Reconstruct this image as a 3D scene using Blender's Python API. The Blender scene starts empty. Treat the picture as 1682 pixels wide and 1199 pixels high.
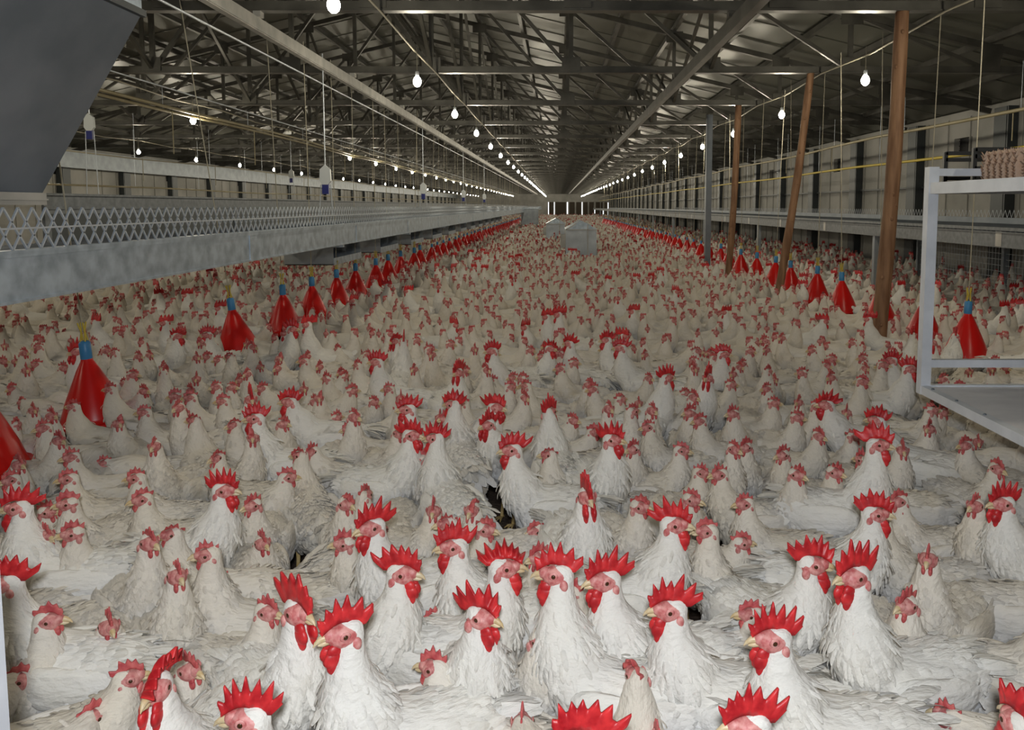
import bpy, bmesh, math, random
import numpy as np
from mathutils import Vector, Matrix

R = math.radians
random.seed(7)
rng = np.random.default_rng(7)
scene = bpy.context.scene
col = scene.collection

# ------------------------------------------------------------------ camera
F_PX, PITCH, CAM_Z = 1300.0, R(5.0), 1.45
SX, SY = 74.0, -147.0            # principal point offset in pixels (right, up)
cam_d = bpy.data.cameras.new('camera')
cam = bpy.data.objects.new('camera', cam_d)
col.objects.link(cam)
cam.location = (0, 0, CAM_Z)
cam.rotation_euler = (R(90) - PITCH, 0, 0)
cam_d.sensor_fit = 'HORIZONTAL'
cam_d.sensor_width = 36
cam_d.lens = F_PX / 1682 * 36
cam_d.shift_x = -SX / 1682
cam_d.shift_y = SY / 1682
cam_d.clip_start = 0.05
cam_d.clip_end = 400
scene.camera = cam


def at(px, py, z):
    """point of the plane at height z seen at a photo pixel"""
    down = (py - 452.5) / F_PX
    ang = math.atan(down) + PITCH
    h = CAM_Z - z
    y = h / math.tan(ang)
    d = y * math.cos(PITCH) + h * math.sin(PITCH)
    return Vector(((px - 915.0) / F_PX * d, y, z))


# ------------------------------------------------------------------ world, exposure, lamps
scene.view_settings.view_transform = 'Standard'
scene.view_settings.look = 'None'
scene.view_settings.exposure = 0.22
scene.view_settings.gamma = 1.0
w = bpy.data.worlds.new('daylight')
scene.world = w
w.use_nodes = True
w.node_tree.nodes['Background'].inputs[0].default_value = (0.95, 0.97, 1.0, 1)
w.node_tree.nodes['Background'].inputs[1].default_value = 1.6

BULB_W = 23.0
BULB_COL = (1.0, 0.90, 0.70)
fl = bpy.data.lights.new('camera_flash', 'SPOT')
fl.energy = 135
fl.color = (0.93, 0.96, 1.0)
fl.spot_size = R(115)
fl.spot_blend = 0.7
fl.shadow_soft_size = 0.05
flash = bpy.data.objects.new('camera_flash', fl)
col.objects.link(flash)
flash.location = (0.0, -0.12, CAM_Z + 0.16)
flash.rotation_euler = (R(90) - R(13), 0, R(3))

# ------------------------------------------------------------------ materials


def mat(name, base=(0.8, 0.8, 0.8), rough=0.6, metal=0.0, spec=0.5):
    m = bpy.data.materials.new(name)
    m.use_nodes = True
    b = m.node_tree.nodes['Principled BSDF']
    b.inputs['Base Color'].default_value = (*base, 1)
    b.inputs['Roughness'].default_value = rough
    b.inputs['Metallic'].default_value = metal
    b.inputs['Specular IOR Level'].default_value = spec
    return m


def noisy(m, c1, c2, scale=5, stretch=(1, 1, 1), bump=0.0, bump_scale=None, lo=0.35, hi=0.65, detail=4,
          rough=None, dist=0.01):
    nt = m.node_tree
    n, l = nt.nodes, nt.links
    b = n['Principled BSDF']
    tc = n.new('ShaderNodeTexCoord')
    mp = n.new('ShaderNodeMapping')
    mp.inputs['Scale'].default_value = stretch
    l.new(tc.outputs['Object'], mp.inputs[0])
    t = n.new('ShaderNodeTexNoise')
    t.inputs['Scale'].default_value = scale
    t.inputs['Detail'].default_value = detail
    l.new(mp.outputs[0], t.inputs[0])
    r = n.new('ShaderNodeValToRGB')
    r.color_ramp.elements[0].position = lo
    r.color_ramp.elements[1].position = hi
    r.color_ramp.elements[0].color = (*c1, 1)
    r.color_ramp.elements[1].color = (*c2, 1)
    l.new(t.outputs[0], r.inputs[0])
    l.new(r.outputs[0], b.inputs['Base Color'])
    if rough:
        q = n.new('ShaderNodeMapRange')
        q.inputs[3].default_value = rough[0]
        q.inputs[4].default_value = rough[1]
        l.new(t.outputs[0], q.inputs[0])
        l.new(q.outputs[0], b.inputs['Roughness'])
    if bump:
        t2 = t
        if bump_scale:
            t2 = n.new('ShaderNodeTexNoise')
            t2.inputs['Scale'].default_value = bump_scale
            t2.inputs['Detail'].default_value = 5
            l.new(mp.outputs[0], t2.inputs[0])
        bp = n.new('ShaderNodeBump')
        bp.inputs['Strength'].default_value = bump
        bp.inputs['Distance'].default_value = dist
        l.new(t2.outputs[0], bp.inputs['Height'])
        l.new(bp.outputs[0], b.inputs['Normal'])
    return m


def feather_material(name, c_a, c_b, c_dirt, c_neck):
    m = mat(name, c_a, 0.75, 0, 0.25)
    nt = m.node_tree
    n, l = nt.nodes, nt.links
    b = n['Principled BSDF']
    tc = n.new('ShaderNodeTexCoord')
    oi = n.new('ShaderNodeObjectInfo')
    add = n.new('ShaderNodeVectorMath')
    add.operation = 'ADD'
    l.new(tc.outputs['Object'], add.inputs[0])
    sc = n.new('ShaderNodeVectorMath')
    sc.operation = 'SCALE'
    sc.inputs[0].default_value = (9, 5, 7)
    l.new(oi.outputs['Random'], sc.inputs['Scale'])
    l.new(sc.outputs[0], add.inputs[1])
    t = n.new('ShaderNodeTexNoise')
    t.inputs['Scale'].default_value = 4.5
    t.inputs['Detail'].default_value = 3
    l.new(add.outputs[0], t.inputs[0])
    r = n.new('ShaderNodeValToRGB')
    r.color_ramp.elements[0].position = 0.36
    r.color_ramp.elements[0].color = (*c_b, 1)
    r.color_ramp.elements[1].position = 0.56
    r.color_ramp.elements[1].color = (*c_a, 1)
    l.new(t.outputs[0], r.inputs[0])
    t3 = n.new('ShaderNodeTexNoise')
    t3.inputs['Scale'].default_value = 7
    t3.inputs['Detail'].default_value = 6
    l.new(add.outputs[0], t3.inputs[0])
    r3 = n.new('ShaderNodeValToRGB')
    r3.color_ramp.elements[0].position = 0.60
    r3.color_ramp.elements[0].color = (0, 0, 0, 1)
    r3.color_ramp.elements[1].position = 0.78
    r3.color_ramp.elements[1].color = (1, 1, 1, 1)
    l.new(t3.outputs[0], r3.inputs[0])
    mx = n.new('ShaderNodeMixRGB')
    l.new(r3.outputs[0], mx.inputs[0])
    l.new(r.outputs[0], mx.inputs[1])
    mx.inputs[2].default_value = (*c_dirt, 1)
    # cream hackle on the neck (height above the feet), whiter body
    sp = n.new('ShaderNodeSeparateXYZ')
    l.new(tc.outputs['Object'], sp.inputs[0])
    mr = n.new('ShaderNodeMapRange')
    mr.inputs[1].default_value = 0.27
    mr.inputs[2].default_value = 0.36
    mr.inputs[4].default_value = c_neck[3]
    l.new(sp.outputs[2], mr.inputs[0])
    mxn = n.new('ShaderNodeMixRGB')
    l.new(mr.outputs[0], mxn.inputs[0])
    l.new(mx.outputs[0], mxn.inputs[1])
    mxn.inputs[2].default_value = (*c_neck[:3], 1)
    l.new(mxn.outputs[0], b.inputs['Base Color'])
    # feather streaks
    mp = n.new('ShaderNodeMapping')
    mp.inputs['Scale'].default_value = (0.45, 1.5, 0.9)
    l.new(add.outputs[0], mp.inputs[0])
    t2 = n.new('ShaderNodeTexNoise')
    t2.inputs['Scale'].default_value = 55
    t2.inputs['Detail'].default_value = 6
    l.new(mp.outputs[0], t2.inputs[0])
    bp = n.new('ShaderNodeBump')
    bp.inputs['Strength'].default_value = 0.8
    bp.inputs['Distance'].default_value = 0.012
    l.new(t2.outputs[0], bp.inputs['Height'])
    l.new(bp.outputs[0], b.inputs['Normal'])
    b.inputs['Subsurface Weight'].default_value = 0.0
    b.inputs['Sheen Weight'].default_value = 0.15
    return m


M = {}
M['feather_hen'] = feather_material('cream_feathers', (0.70, 0.68, 0.645), (0.66, 0.61, 0.51), (0.46, 0.39, 0.28), (0.76, 0.70, 0.595, 0.65))
M['feather_cock'] = feather_material('white_feathers', (0.75, 0.75, 0.745), (0.73, 0.71, 0.65), (0.56, 0.52, 0.42), (0.82, 0.80, 0.74, 0.8))
M['feather_hen_grey'] = feather_material('greyish_cream_feathers', (0.58, 0.57, 0.55), (0.55, 0.51, 0.43), (0.40, 0.34, 0.25), (0.68, 0.62, 0.525, 0.6))
M['feather_cock_grey'] = feather_material('greyish_white_feathers', (0.64, 0.645, 0.66), (0.65, 0.63, 0.58), (0.50, 0.47, 0.38), (0.76, 0.735, 0.665, 0.7))
M['comb_hen'] = noisy(mat('pink_red_comb', rough=0.5), (0.42, 0.05, 0.06), (0.60, 0.14, 0.13), 60, bump=0.4, dist=0.002)
M['comb_cock'] = noisy(mat('bright_red_comb', rough=0.42), (0.40, 0.010, 0.016), (0.70, 0.035, 0.038), 38, bump=0.5, dist=0.002)
M['face_hen'] = noisy(mat('pink_face_skin', rough=0.55), (0.46, 0.13, 0.13), (0.66, 0.32, 0.29), 90, bump=0.5, dist=0.002)
M['face_cock'] = noisy(mat('red_face_skin', rough=0.5), (0.52, 0.12, 0.12), (0.74, 0.36, 0.33), 80, bump=0.5, dist=0.002)
M['beak'] = noisy(mat('horn_beak', rough=0.4), (0.60, 0.44, 0.22), (0.72, 0.62, 0.42), 60)
M['eye'] = mat('dark_amber_eye', (0.06, 0.025, 0.01), 0.12)
M['shank'] = noisy(mat('yellow_shank', rough=0.6), (0.55, 0.38, 0.14), (0.66, 0.50, 0.24), 60)
M['galv'] = noisy(mat('galvanised_steel', rough=0.45, metal=0.55), (0.33, 0.40, 0.47), (0.52, 0.61, 0.70), 13, rough=(0.3, 0.55), bump=0.05)
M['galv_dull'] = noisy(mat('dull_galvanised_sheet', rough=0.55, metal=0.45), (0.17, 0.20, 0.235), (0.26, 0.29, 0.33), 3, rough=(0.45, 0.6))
M['galv_light'] = noisy(mat('bright_galvanised_channel', rough=0.45, metal=0.35), (0.36, 0.36, 0.34), (0.50, 0.49, 0.46), 6)
M['galv_grey'] = noisy(mat('grey_galvanised_beam', rough=0.55, metal=0.3), (0.15, 0.165, 0.18), (0.22, 0.24, 0.255), 20)
M['bin_light'] = noisy(mat('light_sheet_steel', rough=0.5, metal=0.25), (0.42, 0.47, 0.53), (0.56, 0.62, 0.69), 4)
M['bin'] = noisy(mat('grey_blue_sheet_steel', rough=0.5, metal=0.35), (0.25, 0.285, 0.32), (0.34, 0.38, 0.42), 4)
M['wire'] = mat('galvanised_wire', (0.55, 0.60, 0.66), 0.4, 0.5)
M['truss'] = noisy(mat('grey_painted_steel', rough=0.42, metal=0.3), (0.065, 0.063, 0.055), (0.11, 0.107, 0.094), 4)
M['roof'] = noisy(mat('olive_grey_roof_sheet', rough=0.3, metal=0.15), (0.10, 0.102, 0.085), (0.14, 0.14, 0.118), 0.6,
                  rough=(0.30, 0.48), bump=0.14, bump_scale=1.6, stretch=(1, 0.5, 1), dist=0.05)
M['wall'] = noisy(mat('pale_wall_sheet', rough=0.7), (0.32, 0.32, 0.30), (0.45, 0.445, 0.42), 1.2)
M['wall_dark'] = noisy(mat('grey_wall_sheet', rough=0.7), (0.22, 0.23, 0.23), (0.30, 0.31, 0.31), 1.5)
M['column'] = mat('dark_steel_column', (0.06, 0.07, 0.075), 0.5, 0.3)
M['dark'] = mat('dark_vent', (0.012, 0.012, 0.014), 0.7)
M['shutter'] = mat('dark_brown_shutter', (0.06, 0.045, 0.03), 0.7)
M['litter'] = noisy(mat('dark_brown_litter', rough=0.95), (0.045, 0.028, 0.02), (0.13, 0.09, 0.065), 14, bump=0.8, bump_scale=60, dist=0.02, detail=8)
M['wood'] = noisy(mat('raw_pine_pole', rough=0.7), (0.16, 0.078, 0.038), (0.31, 0.175, 0.095), 7, stretch=(3, 3, 0.35), bump=0.5)
M['red'] = mat('glossy_red_plastic', (0.62, 0.008, 0.006), 0.28)
M['blue'] = mat('blue_plastic', (0.05, 0.24, 0.50), 0.4)
M['blue_dark'] = mat('dark_blue_plastic', (0.02, 0.03, 0.22), 0.4)
M['yellow'] = mat('yellow_hose', (0.62, 0.48, 0.06), 0.5)
M['cord'] = mat('beige_cord', (0.42, 0.39, 0.30), 0.7)
M['pipe'] = noisy(mat('yellowed_pipe', rough=0.5), (0.34, 0.29, 0.16), (0.44, 0.39, 0.25), 3)
M['white_paint'] = noisy(mat('worn_white_paint', rough=0.45), (0.66, 0.70, 0.76), (0.78, 0.82, 0.88), 9)
M['cart_plate'] = noisy(mat('scuffed_white_shelf', rough=0.4), (0.80, 0.80, 0.84), (0.92, 0.92, 0.95), 4, stretch=(1, 3, 1))
M['pulp'] = noisy(mat('pulp_egg_tray', rough=0.9), (0.66, 0.47, 0.34), (0.80, 0.60, 0.46), 40, bump=0.4)
M['white_plastic'] = mat('white_plastic', (0.75, 0.80, 0.82), 0.4)
M['black_plastic'] = mat('black_plastic', (0.015, 0.018, 0.022), 0.4)
M['orange_wood'] = mat('orange_crate_wood', (0.35, 0.13, 0.05), 0.6)
mb = mat('lit_bulb_glass', (1, 1, 1), 0.3)
mb.node_tree.nodes['Principled BSDF'].inputs['Emission Color'].default_value = (1.0, 0.95, 0.85, 1)
mb.node_tree.nodes['Principled BSDF'].inputs['Emission Strength'].default_value = 22
M['bulb'] = mb

# ------------------------------------------------------------------ mesh helpers


class MB:
    def __init__(s):
        s.v, s.f, s.m, s.sm = [], [], [], []

    def add(s, vs, fs, mi=0, smooth=False):
        o = len(s.v)
        s.v.extend([tuple(p) for p in vs])
        for f in fs:
            s.f.append(tuple(i + o for i in f))
            s.m.append(mi)
            s.sm.append(smooth)
        return s

    def box(s, a, b, mi=0):
        x0, y0, z0 = a
        x1, y1, z1 = b
        vs = [(x0, y0, z0), (x1, y0, z0), (x1, y1, z0), (x0, y1, z0), (x0, y0, z1), (x1, y0, z1), (x1, y1, z1), (x0, y1, z1)]
        return s.add(vs, [(0, 3, 2, 1), (4, 5, 6, 7), (0, 1, 5, 4), (1, 2, 6, 5), (2, 3, 7, 6), (3, 0, 4, 7)], mi)

    def bar(s, p, q, w, h=None, mi=0, up=(0, 0, 1)):
        p, q = Vector(p), Vector(q)
        h = h or w
        t = (q - p).normalized()
        u = Vector(up)
        if abs(t.dot(u)) > 0.98:
            u = Vector((0, 1, 0))
        a = t.cross(u).normalized() * (w / 2)
        b = a.cross(t).normalized() * (h / 2)
        vs = [p - a - b, p + a - b, p + a + b, p - a + b, q - a - b, q + a - b, q + a + b, q - a + b]
        return s.add(vs, [(0, 3, 2, 1), (4, 5, 6, 7), (0, 1, 5, 4), (1, 2, 6, 5), (2, 3, 7, 6), (3, 0, 4, 7)], mi)

    def tube(s, pts, r, n=8, mi=0, cap=True):
        pts = [Vector(p) for p in pts]
        rs = r if isinstance(r, (list, tuple)) else [r] * len(pts)
        rings = []
        for i, p in enumerate(pts):
            t = (pts[min(i + 1, len(pts) - 1)] - pts[max(i - 1, 0)]).normalized()
            u = Vector((0, 0, 1)) if abs(t.z) < 0.9 else Vector((0, 1, 0))
            a = t.cross(u).normalized()
            b = a.cross(t).normalized()
            rings.append([p + (a * math.cos(2 * math.pi * k / n) + b * math.sin(2 * math.pi * k / n)) * rs[i] for k in range(n)])
        vs = [v for r_ in rings for v in r_]
        fs = []
        for i in range(len(pts) - 1):
            for k in range(n):
                fs.append((i * n + k, i * n + (k + 1) % n, (i + 1) * n + (k + 1) % n, (i + 1) * n + k))
        s.add(vs, fs, mi, True)
        if cap:
            s.add(rings[0], [tuple(range(n))][::-1], mi)
            s.add(rings[-1], [tuple(range(n))], mi)
        return s

    def lathe(s, prof, c=(0, 0, 0), n=24, mi=0, smooth=True):
        vs = []
        for (r, z) in prof:
            for k in range(n):
                a = 2 * math.pi * k / n
                vs.append((c[0] + r * math.cos(a), c[1] + r * math.sin(a), c[2] + z))
        fs = []
        for i in range(len(prof) - 1):
            for k in range(n):
                fs.append((i * n + k, i * n + (k + 1) % n, (i + 1) * n + (k + 1) % n, (i + 1) * n + k))
        return s.add(vs, fs, mi, smooth)

    def ell(s, c, r, nu=12, nv=8, mi=0, mtx=None):
        vs = []
        for i in range(nv + 1):
            th = math.pi * i / nv
            for k in range(nu):
                a = 2 * math.pi * k / nu
                p = Vector((c[0] + r[0] * math.sin(th) * math.cos(a), c[1] + r[1] * math.sin(th) * math.sin(a), c[2] + r[2] * math.cos(th)))
                vs.append(mtx @ p if mtx else p)
        fs = []
        for i in range(nv):
            for k in range(nu):
                q = (i * nu + k, (i + 1) * nu + k, (i + 1) * nu + (k + 1) % nu, i * nu + (k + 1) % nu)
                if i == 0:
                    q = (q[0], q[1], q[2])
                elif i == nv - 1:
                    q = (q[0], q[1], q[3])
                fs.append(q)
        return s.add(vs, fs, mi, True)

    def mesh(s, name, mats):
        me = bpy.data.meshes.new(name)
        me.from_pydata(s.v, [], s.f)
        for m_ in (mats if isinstance(mats, (list, tuple)) else [mats]):
            me.materials.append(m_)
        me.polygons.foreach_set('material_index', s.m)
        me.polygons.foreach_set('use_smooth', s.sm)
        me.update()
        return me


def obj(name, me, mats=None, parent=None):
    if isinstance(me, MB):
        me = me.mesh(name, mats)
    o = bpy.data.objects.new(name, me)
    col.objects.link(o)
    if parent:
        o.parent = parent
    return o


def tag(o, label, cat, group=None, kind=None):
    if label:
        o['label'] = label
    if cat:
        o['category'] = cat
    if group:
        o['group'] = group
    if kind:
        o['kind'] = kind
    return o


def thing(name, label, cat, loc=(0, 0, 0), rz=0, group=None):
    o = bpy.data.objects.new(name, None)
    o.empty_display_size = 0.1
    col.objects.link(o)
    o.location = loc
    o.rotation_euler = (0, 0, rz)
    return tag(o, label, cat, group)


def struct(name, m_, mats):
    o = obj(name, m_, mats)
    o['kind'] = 'structure'
    return o


def dup(root, name=None):
    r = root.copy()
    col.objects.link(r)
    for ch in root.children:
        c = ch.copy()
        col.objects.link(c)
        c.parent = r
        for g in ch.children:
            d = g.copy()
            col.objects.link(d)
            d.parent = c
    return r


ORD = ['nearest', 'second nearest', 'third nearest', 'fourth nearest', 'fifth nearest', 'sixth nearest', 'seventh nearest',
       'eighth nearest', 'ninth nearest', 'tenth nearest']

# ------------------------------------------------------------------ the shed
XL, XR, Y0, Y1, EAVE, RIDGE_X, RIDGE_Z = -13.2, 6.9, -1.6, 104.0, 2.95, -3.15, 5.35

m = MB()
nx, ny = 60, 160
xs = np.linspace(XL - 0.3, XR + 0.3, nx)
ys = np.concatenate([np.linspace(Y0 - 0.2, 14, 110), np.linspace(14.5, Y1 + 0.5, 50)])
vs, fs = [], []
for y in ys:
    for x in xs:
        vs.append((x, y, 0.012 * (math.sin(x * 7 + y * 3) * math.sin(y * 5 - x * 2)) + random.uniform(-0.008, 0.008) - 0.02))
for j in range(len(ys) - 1):
    for i in range(nx - 1):
        a = j * nx + i
        fs.append((a, a + 1, a + nx + 1, a + nx))
m.add(vs, fs, 0, True)
struct('floor', m, M['litter'])

# roof: two slopes of ribbed sheet
m = MB()


def roof_z(x):
    if x < RIDGE_X:
        return EAVE + 0.12 + (RIDGE_Z - EAVE) * (x - XL) / (RIDGE_X - XL)
    return EAVE + 0.12 + (RIDGE_Z - EAVE) * (XR - x) / (XR - RIDGE_X)


for (xa, xb) in ((XL - 0.3, RIDGE_X), (RIDGE_X, XR + 0.3)):
    za, zb = roof_z(xa), roof_z(xb)
    m.add([(xa, Y0 - 0.3, za), (xb, Y0 - 0.3, zb), (xb, Y1 + 0.3, zb), (xa, Y1 + 0.3, za)], [(0, 1, 2, 3)])
    m.add([(xa, Y0 - 0.3, za + 0.08), (xb, Y0 - 0.3, zb + 0.08), (xb, Y1 + 0.3, zb + 0.08), (xa, Y1 + 0.3, za + 0.08)], [(3, 2, 1, 0)])
    y = Y0
    while y < Y1:
        m.bar((xa, y, za - 0.004), (xb, y, zb - 0.004), 0.035, 0.02)
        y += 1.0
struct('ceiling', m, M['roof'])

BAY = 3.0
YT0 = 6.6                                  # first truss in view


def side_wall(name, x, inward, vents, sheet):
    """long wall with small square vents cut near the top; inward = +1 / -1"""
    mw = MB()
    t = 0.12
    xa, xb = (x - t, x) if inward > 0 else (x, x + t)
    zb0, zb1 = 2.29, 2.61
    mw.box((xa, Y0, 0), (xb, Y1, zb0))
    mw.box((xa, Y0, zb1), (xb, Y1, EAVE + 0.1))
    y = Y0
    for v in vents:
        if v - 0.3 > y:
            mw.box((xa, y, zb0), (xb, v - 0.3, zb1))
        y = v + 0.3
    mw.box((xa, y, zb0), (xb, Y1, zb1))
    # sheet joints as raised strips
    y = Y0 + 0.7
    xi = x + inward * 0.006
    while y < Y1:
        mw.bar((xi, y, 0), (xi, y, EAVE), 0.03, 0.02)
        y += 0.75
    return struct(name, mw, sheet)


vents_r = [7.6 + 6 * k for k in range(16)]
vents_l = [3.2 + 6 * k for k in range(17)]
side_wall('wall_right', XR, -1, vents_r, M['wall'])
side_wall('wall_left', XL, 1, vents_l, M['wall'])
n_w = 0
for x, inward, vents in ((XR, -1, vents_r), (XL, 1, vents_l)):
    for v in vents:
        n_w += 1
        mw = MB()
        xo = x - inward * 0.10
        mw.box((min(xo, xo - inward * 0.02), v - 0.3, 2.29), (max(xo, xo - inward * 0.02), v + 0.3, 2.61))
        for k in range(4):
            mw.bar((xo, v - 0.3, 2.33 + k * 0.08), (xo, v + 0.3, 2.33 + k * 0.08), 0.03, 0.012)
        struct('window_%d' % n_w, mw, M['dark'])
# dark steel columns on both walls
n_t = 0
for x, inward in ((XR, -1), (XL, 1)):
    y = 3.2
    while y < Y1:
        n_t += 1
        mw = MB()
        xa = x + inward * 0.01
        xb = x + inward * 0.16
        lo, hi = min(xa, xb), max(xa, xb)
        mw.box((lo, y - 0.17, 0), (hi, y + 0.17, EAVE))
        mw.box((lo - 0.0, y - 0.22, 0), (hi + 0.0, y - 0.19, EAVE))
        struct('trim_%d' % n_t, mw, M['column'])
        y += BAY
# grey sheet lintel along the top of the left wall
n_t += 1
m = MB()
m.box((XL + 0.18, 9.0, 2.50), (XL + 0.42, Y1, 2.93))
m.box((XL + 0.18, 9.0, 2.46), (XL + 0.46, Y1, 2.50))
struct('trim_%d' % n_t, m, M['bin'])
n_t += 1
m = MB()
m.box((XR - 0.06, Y0, 1.78), (XR - 0.02, Y1, 1.82))
struct('trim_%d' % n_t, m, M['column'])
n_t += 1
m = MB()
m.box((XR - 0.05, Y0, 0.0), (XR - 0.01, Y1, 0.35))
struct('trim_%d' % n_t, m, M['wall_dark'])

# end walls (gables)


def gable(name, y, holes):
    mw = MB()
    t = 0.12
    zt = 2.15
    x = XL
    for (a, b, z0, z1) in holes:
        mw.box((x, y, 0), (a, y + t, zt))
        if z0 > 0:
            mw.box((a, y, 0), (b, y + t, z0))
        if z1 < zt:
            mw.box((a, y, z1), (b, y + t, zt))
        x = b
    mw.box((x, y, 0), (XR, y + t, zt))
    mw.add([(XL, y, zt), (XR, y, zt), (XR, y, EAVE + 0.1), (RIDGE_X, y, RIDGE_Z + 0.1), (XL, y, EAVE + 0.1)], [(0, 1, 2, 3, 4)])
    mw.add([(XL, y + t, zt), (XR, y + t, zt), (XR, y + t, EAVE + 0.1), (RIDGE_X, y + t, RIDGE_Z + 0.1), (XL, y + t, EAVE + 0.1)], [(4, 3, 2, 1, 0)])
    return struct(name, mw, M['wall'])


slots = [(-1.17, -1.08, 0.2, 2.0), (-0.40, -0.31, 0.1, 2.0), (1.28, 1.43, 0.2, 2.0), (3.24, 3.33, 0.3, 2.0), (4.9, 4.98, 0.5, 1.1),
         (6.0, 6.1, 0.4, 1.0), (6.64, 6.73, 0.3, 1.95)]
gable('wall_far', Y1, slots)
gable('wall_near', Y0, [])
# dark shutter panels between the far slots
n_d = 0
for (a, b) in ((-1.0, -0.5), (-0.2, 1.15), (1.6, 2.3), (2.5, 3.1), (3.45, 4.0), (4.2, 4.8), (5.05, 5.6), (5.75, 5.95), (6.15, 6.55)):
    n_d += 1
    m = MB()
    m.box((a, Y1 - 0.06, 0.15), (b, Y1 - 0.01, 2.0))
    for k in range(6):
        m.box((a, Y1 - 0.08, 0.3 + k * 0.3), (b, Y1 - 0.06, 0.33 + k * 0.3))
    struct('door_%d' % n_d, m, M['shutter'])

# ------------------------------------------------------------------ roof trusses
ZB = 3.07
NP = 12
nodes = [XL + 0.1 + (XR - XL - 0.2) * i / NP for i in range(NP + 1)]


def top_z(x):
    return roof_z(x) - 0.16


def truss_parts():
    parts = []
    b = MB()
    b.box((XL + 0.1, -0.03, ZB - 0.035), (XR - 0.1, 0.03, ZB + 0.035))
    b.box((XL + 0.1, -0.05, ZB - 0.045), (XR - 0.1, 0.05, ZB - 0.035))
    for i in range(1, NP):
        b.box((nodes[i] - 0.11, -0.045, ZB - 0.02), (nodes[i] + 0.11, -0.033, ZB + 0.14))
    parts.append(('bottom_chord', b))
    for (xa, xb) in ((XL + 0.1, RIDGE_X), (RIDGE_X, XR - 0.1)):
        t = MB()
        t.bar((xa, 0, top_z(xa)), (xb, 0, top_z(xb)), 0.07, 0.08)
        for x in nodes:
            if min(xa, xb) < x < max(xa, xb):
                t.box((x - 0.13, -0.045, top_z(x) - 0.14), (x + 0.13, -0.036, top_z(x) + 0.03))
        parts.append(('top_chord', t))
    for i in range(1, NP):
        v = MB()
        v.bar((nodes[i], 0, ZB), (nodes[i], 0, top_z(nodes[i])), 0.05, 0.05)
        parts.append(('vertical_strut', v))
    for i in range(NP):
        a, c = nodes[i], nodes[i + 1]
        d = MB()
        if (a + c) / 2 < RIDGE_X:
            d.bar((a, 0.02, ZB), (c, 0.02, top_z(c)), 0.045, 0.045)
        else:
            d.bar((a, 0.02, top_z(a)), (c, 0.02, ZB), 0.045, 0.045)
        parts.append(('diagonal_brace', d))
    return parts


tp = truss_parts()
full_v, full = None, MB()
for nme, p in tp:
    full.add(p.v, p.f)
full_mesh = full.mesh('roof_truss', M['truss'])
truss0 = thing('roof_truss', '', 'roof truss')
for nme, p in tp:
    obj(nme, p, M['truss'], truss0)
truss_y = []
y = YT0 - 6
k = 0
while y < Y1 - 1:
    truss_y.append(y)
    if y < 0.3:
        y += BAY
        continue
    if k == 0:
        r = truss0
    elif k < 7:
        r = dup(truss0)
    else:
        r = obj('roof_truss', full_mesh)
    r.location = (0, y, 0)
    vis = k - 2
    if k < 2:
        lb = 'grey steel roof truss above and behind the first one in view' if k == 0 else 'grey steel roof truss just above the top of the picture'
        tag(r, lb, 'roof truss', 'grey roof trusses')
    elif vis < 8:
        tag(r, ORD[vis] + ' grey steel roof truss fully in view, spanning the shed', 'roof truss', 'grey roof trusses')
    else:
        tag(r, 'grey steel roof truss in the distant run towards the far wall', 'roof truss', 'distant grey roof trusses')
    k += 1
    y += BAY

# purlins and sway braces
for i, x in enumerate([n_ for n_ in nodes[1:-1]] + [(nodes[j] + nodes[j + 1]) / 2 for j in range(NP)]):
    m = MB()
    zz = roof_z(x) - 0.07
    m.box((x - 0.03, Y0, zz - 0.05), (x + 0.03, Y1, zz + 0.03))
    o = struct('trim_%d' % (n_t + 1), m, M['truss'])
    n_t += 1
for (bx, side) in ((nodes[7], 1), (nodes[5], 1), (nodes[9], -1), (nodes[3], -1)):
    m = MB()
    for j in range(2, len(truss_y) - 1):
        a, b = truss_y[j], truss_y[j + 1]
        if side > 0:
            m.bar((bx, a, top_z(bx)), (bx, b, ZB), 0.04)
        else:
            m.bar((bx, a, ZB), (bx, b, top_z(bx)), 0.04)
            m.bar((bx, b, ZB), (bx, a, top_z(bx)), 0.04)
    struct('trim_%d' % (n_t + 1), m, M['truss'])
    n_t += 1

# two long channels under the trusses
for (x, z, lb, mt) in ((-2.43, 2.93, 'bright galvanised channel running under the trusses above the left platform', M['galv_light']),
                       (1.42, 2.93, 'dull grey channel running under the trusses right of the central bulbs', M['truss'])):
    r = thing('steel_channel', lb, 'steel beam', (x, 0, z))
    m = MB()
    m.box((-0.006, 1.0, -0.05), (0.006, 100, 0.05))
    obj('web', m, mt, r)
    m = MB()
    m.box((-0.006, 1.0, 0.05), (-0.06 if x < 0 else 0.06, 100, 0.056))
    m.box((-0.006, 1.0, -0.056), (-0.06 if x < 0 else 0.06, 100, -0.05))
    obj('flange', m, mt, r)
    bk = MB().box((-0.03, -0.04, 0.05), (0.03, 0.04, 0.10)).mesh('bracket', mt)
    for yt in truss_y:
        if yt > 1:
            obj('bracket', bk, None, r).location = (0, yt, 0)


def cable(name, pts, r_, mt, lb, cat='cable', group=None, n=6):
    o = obj(name, MB().tube(pts, r_, n), mt)
    return tag(o, lb, cat, group)


def sagging(x, z, ya, yb, step=3.0, sag=0.03, dx=0.0):
    pts = []
    y = ya
    i = 0
    while y <= yb:
        pts.append((x + dx * math.sin(i * 1.7), y, z))
        pts.append((x + dx * math.sin(i * 1.7 + .6), y + step / 2, z - sag))
        y += step
        i += 1
    return pts


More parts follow.
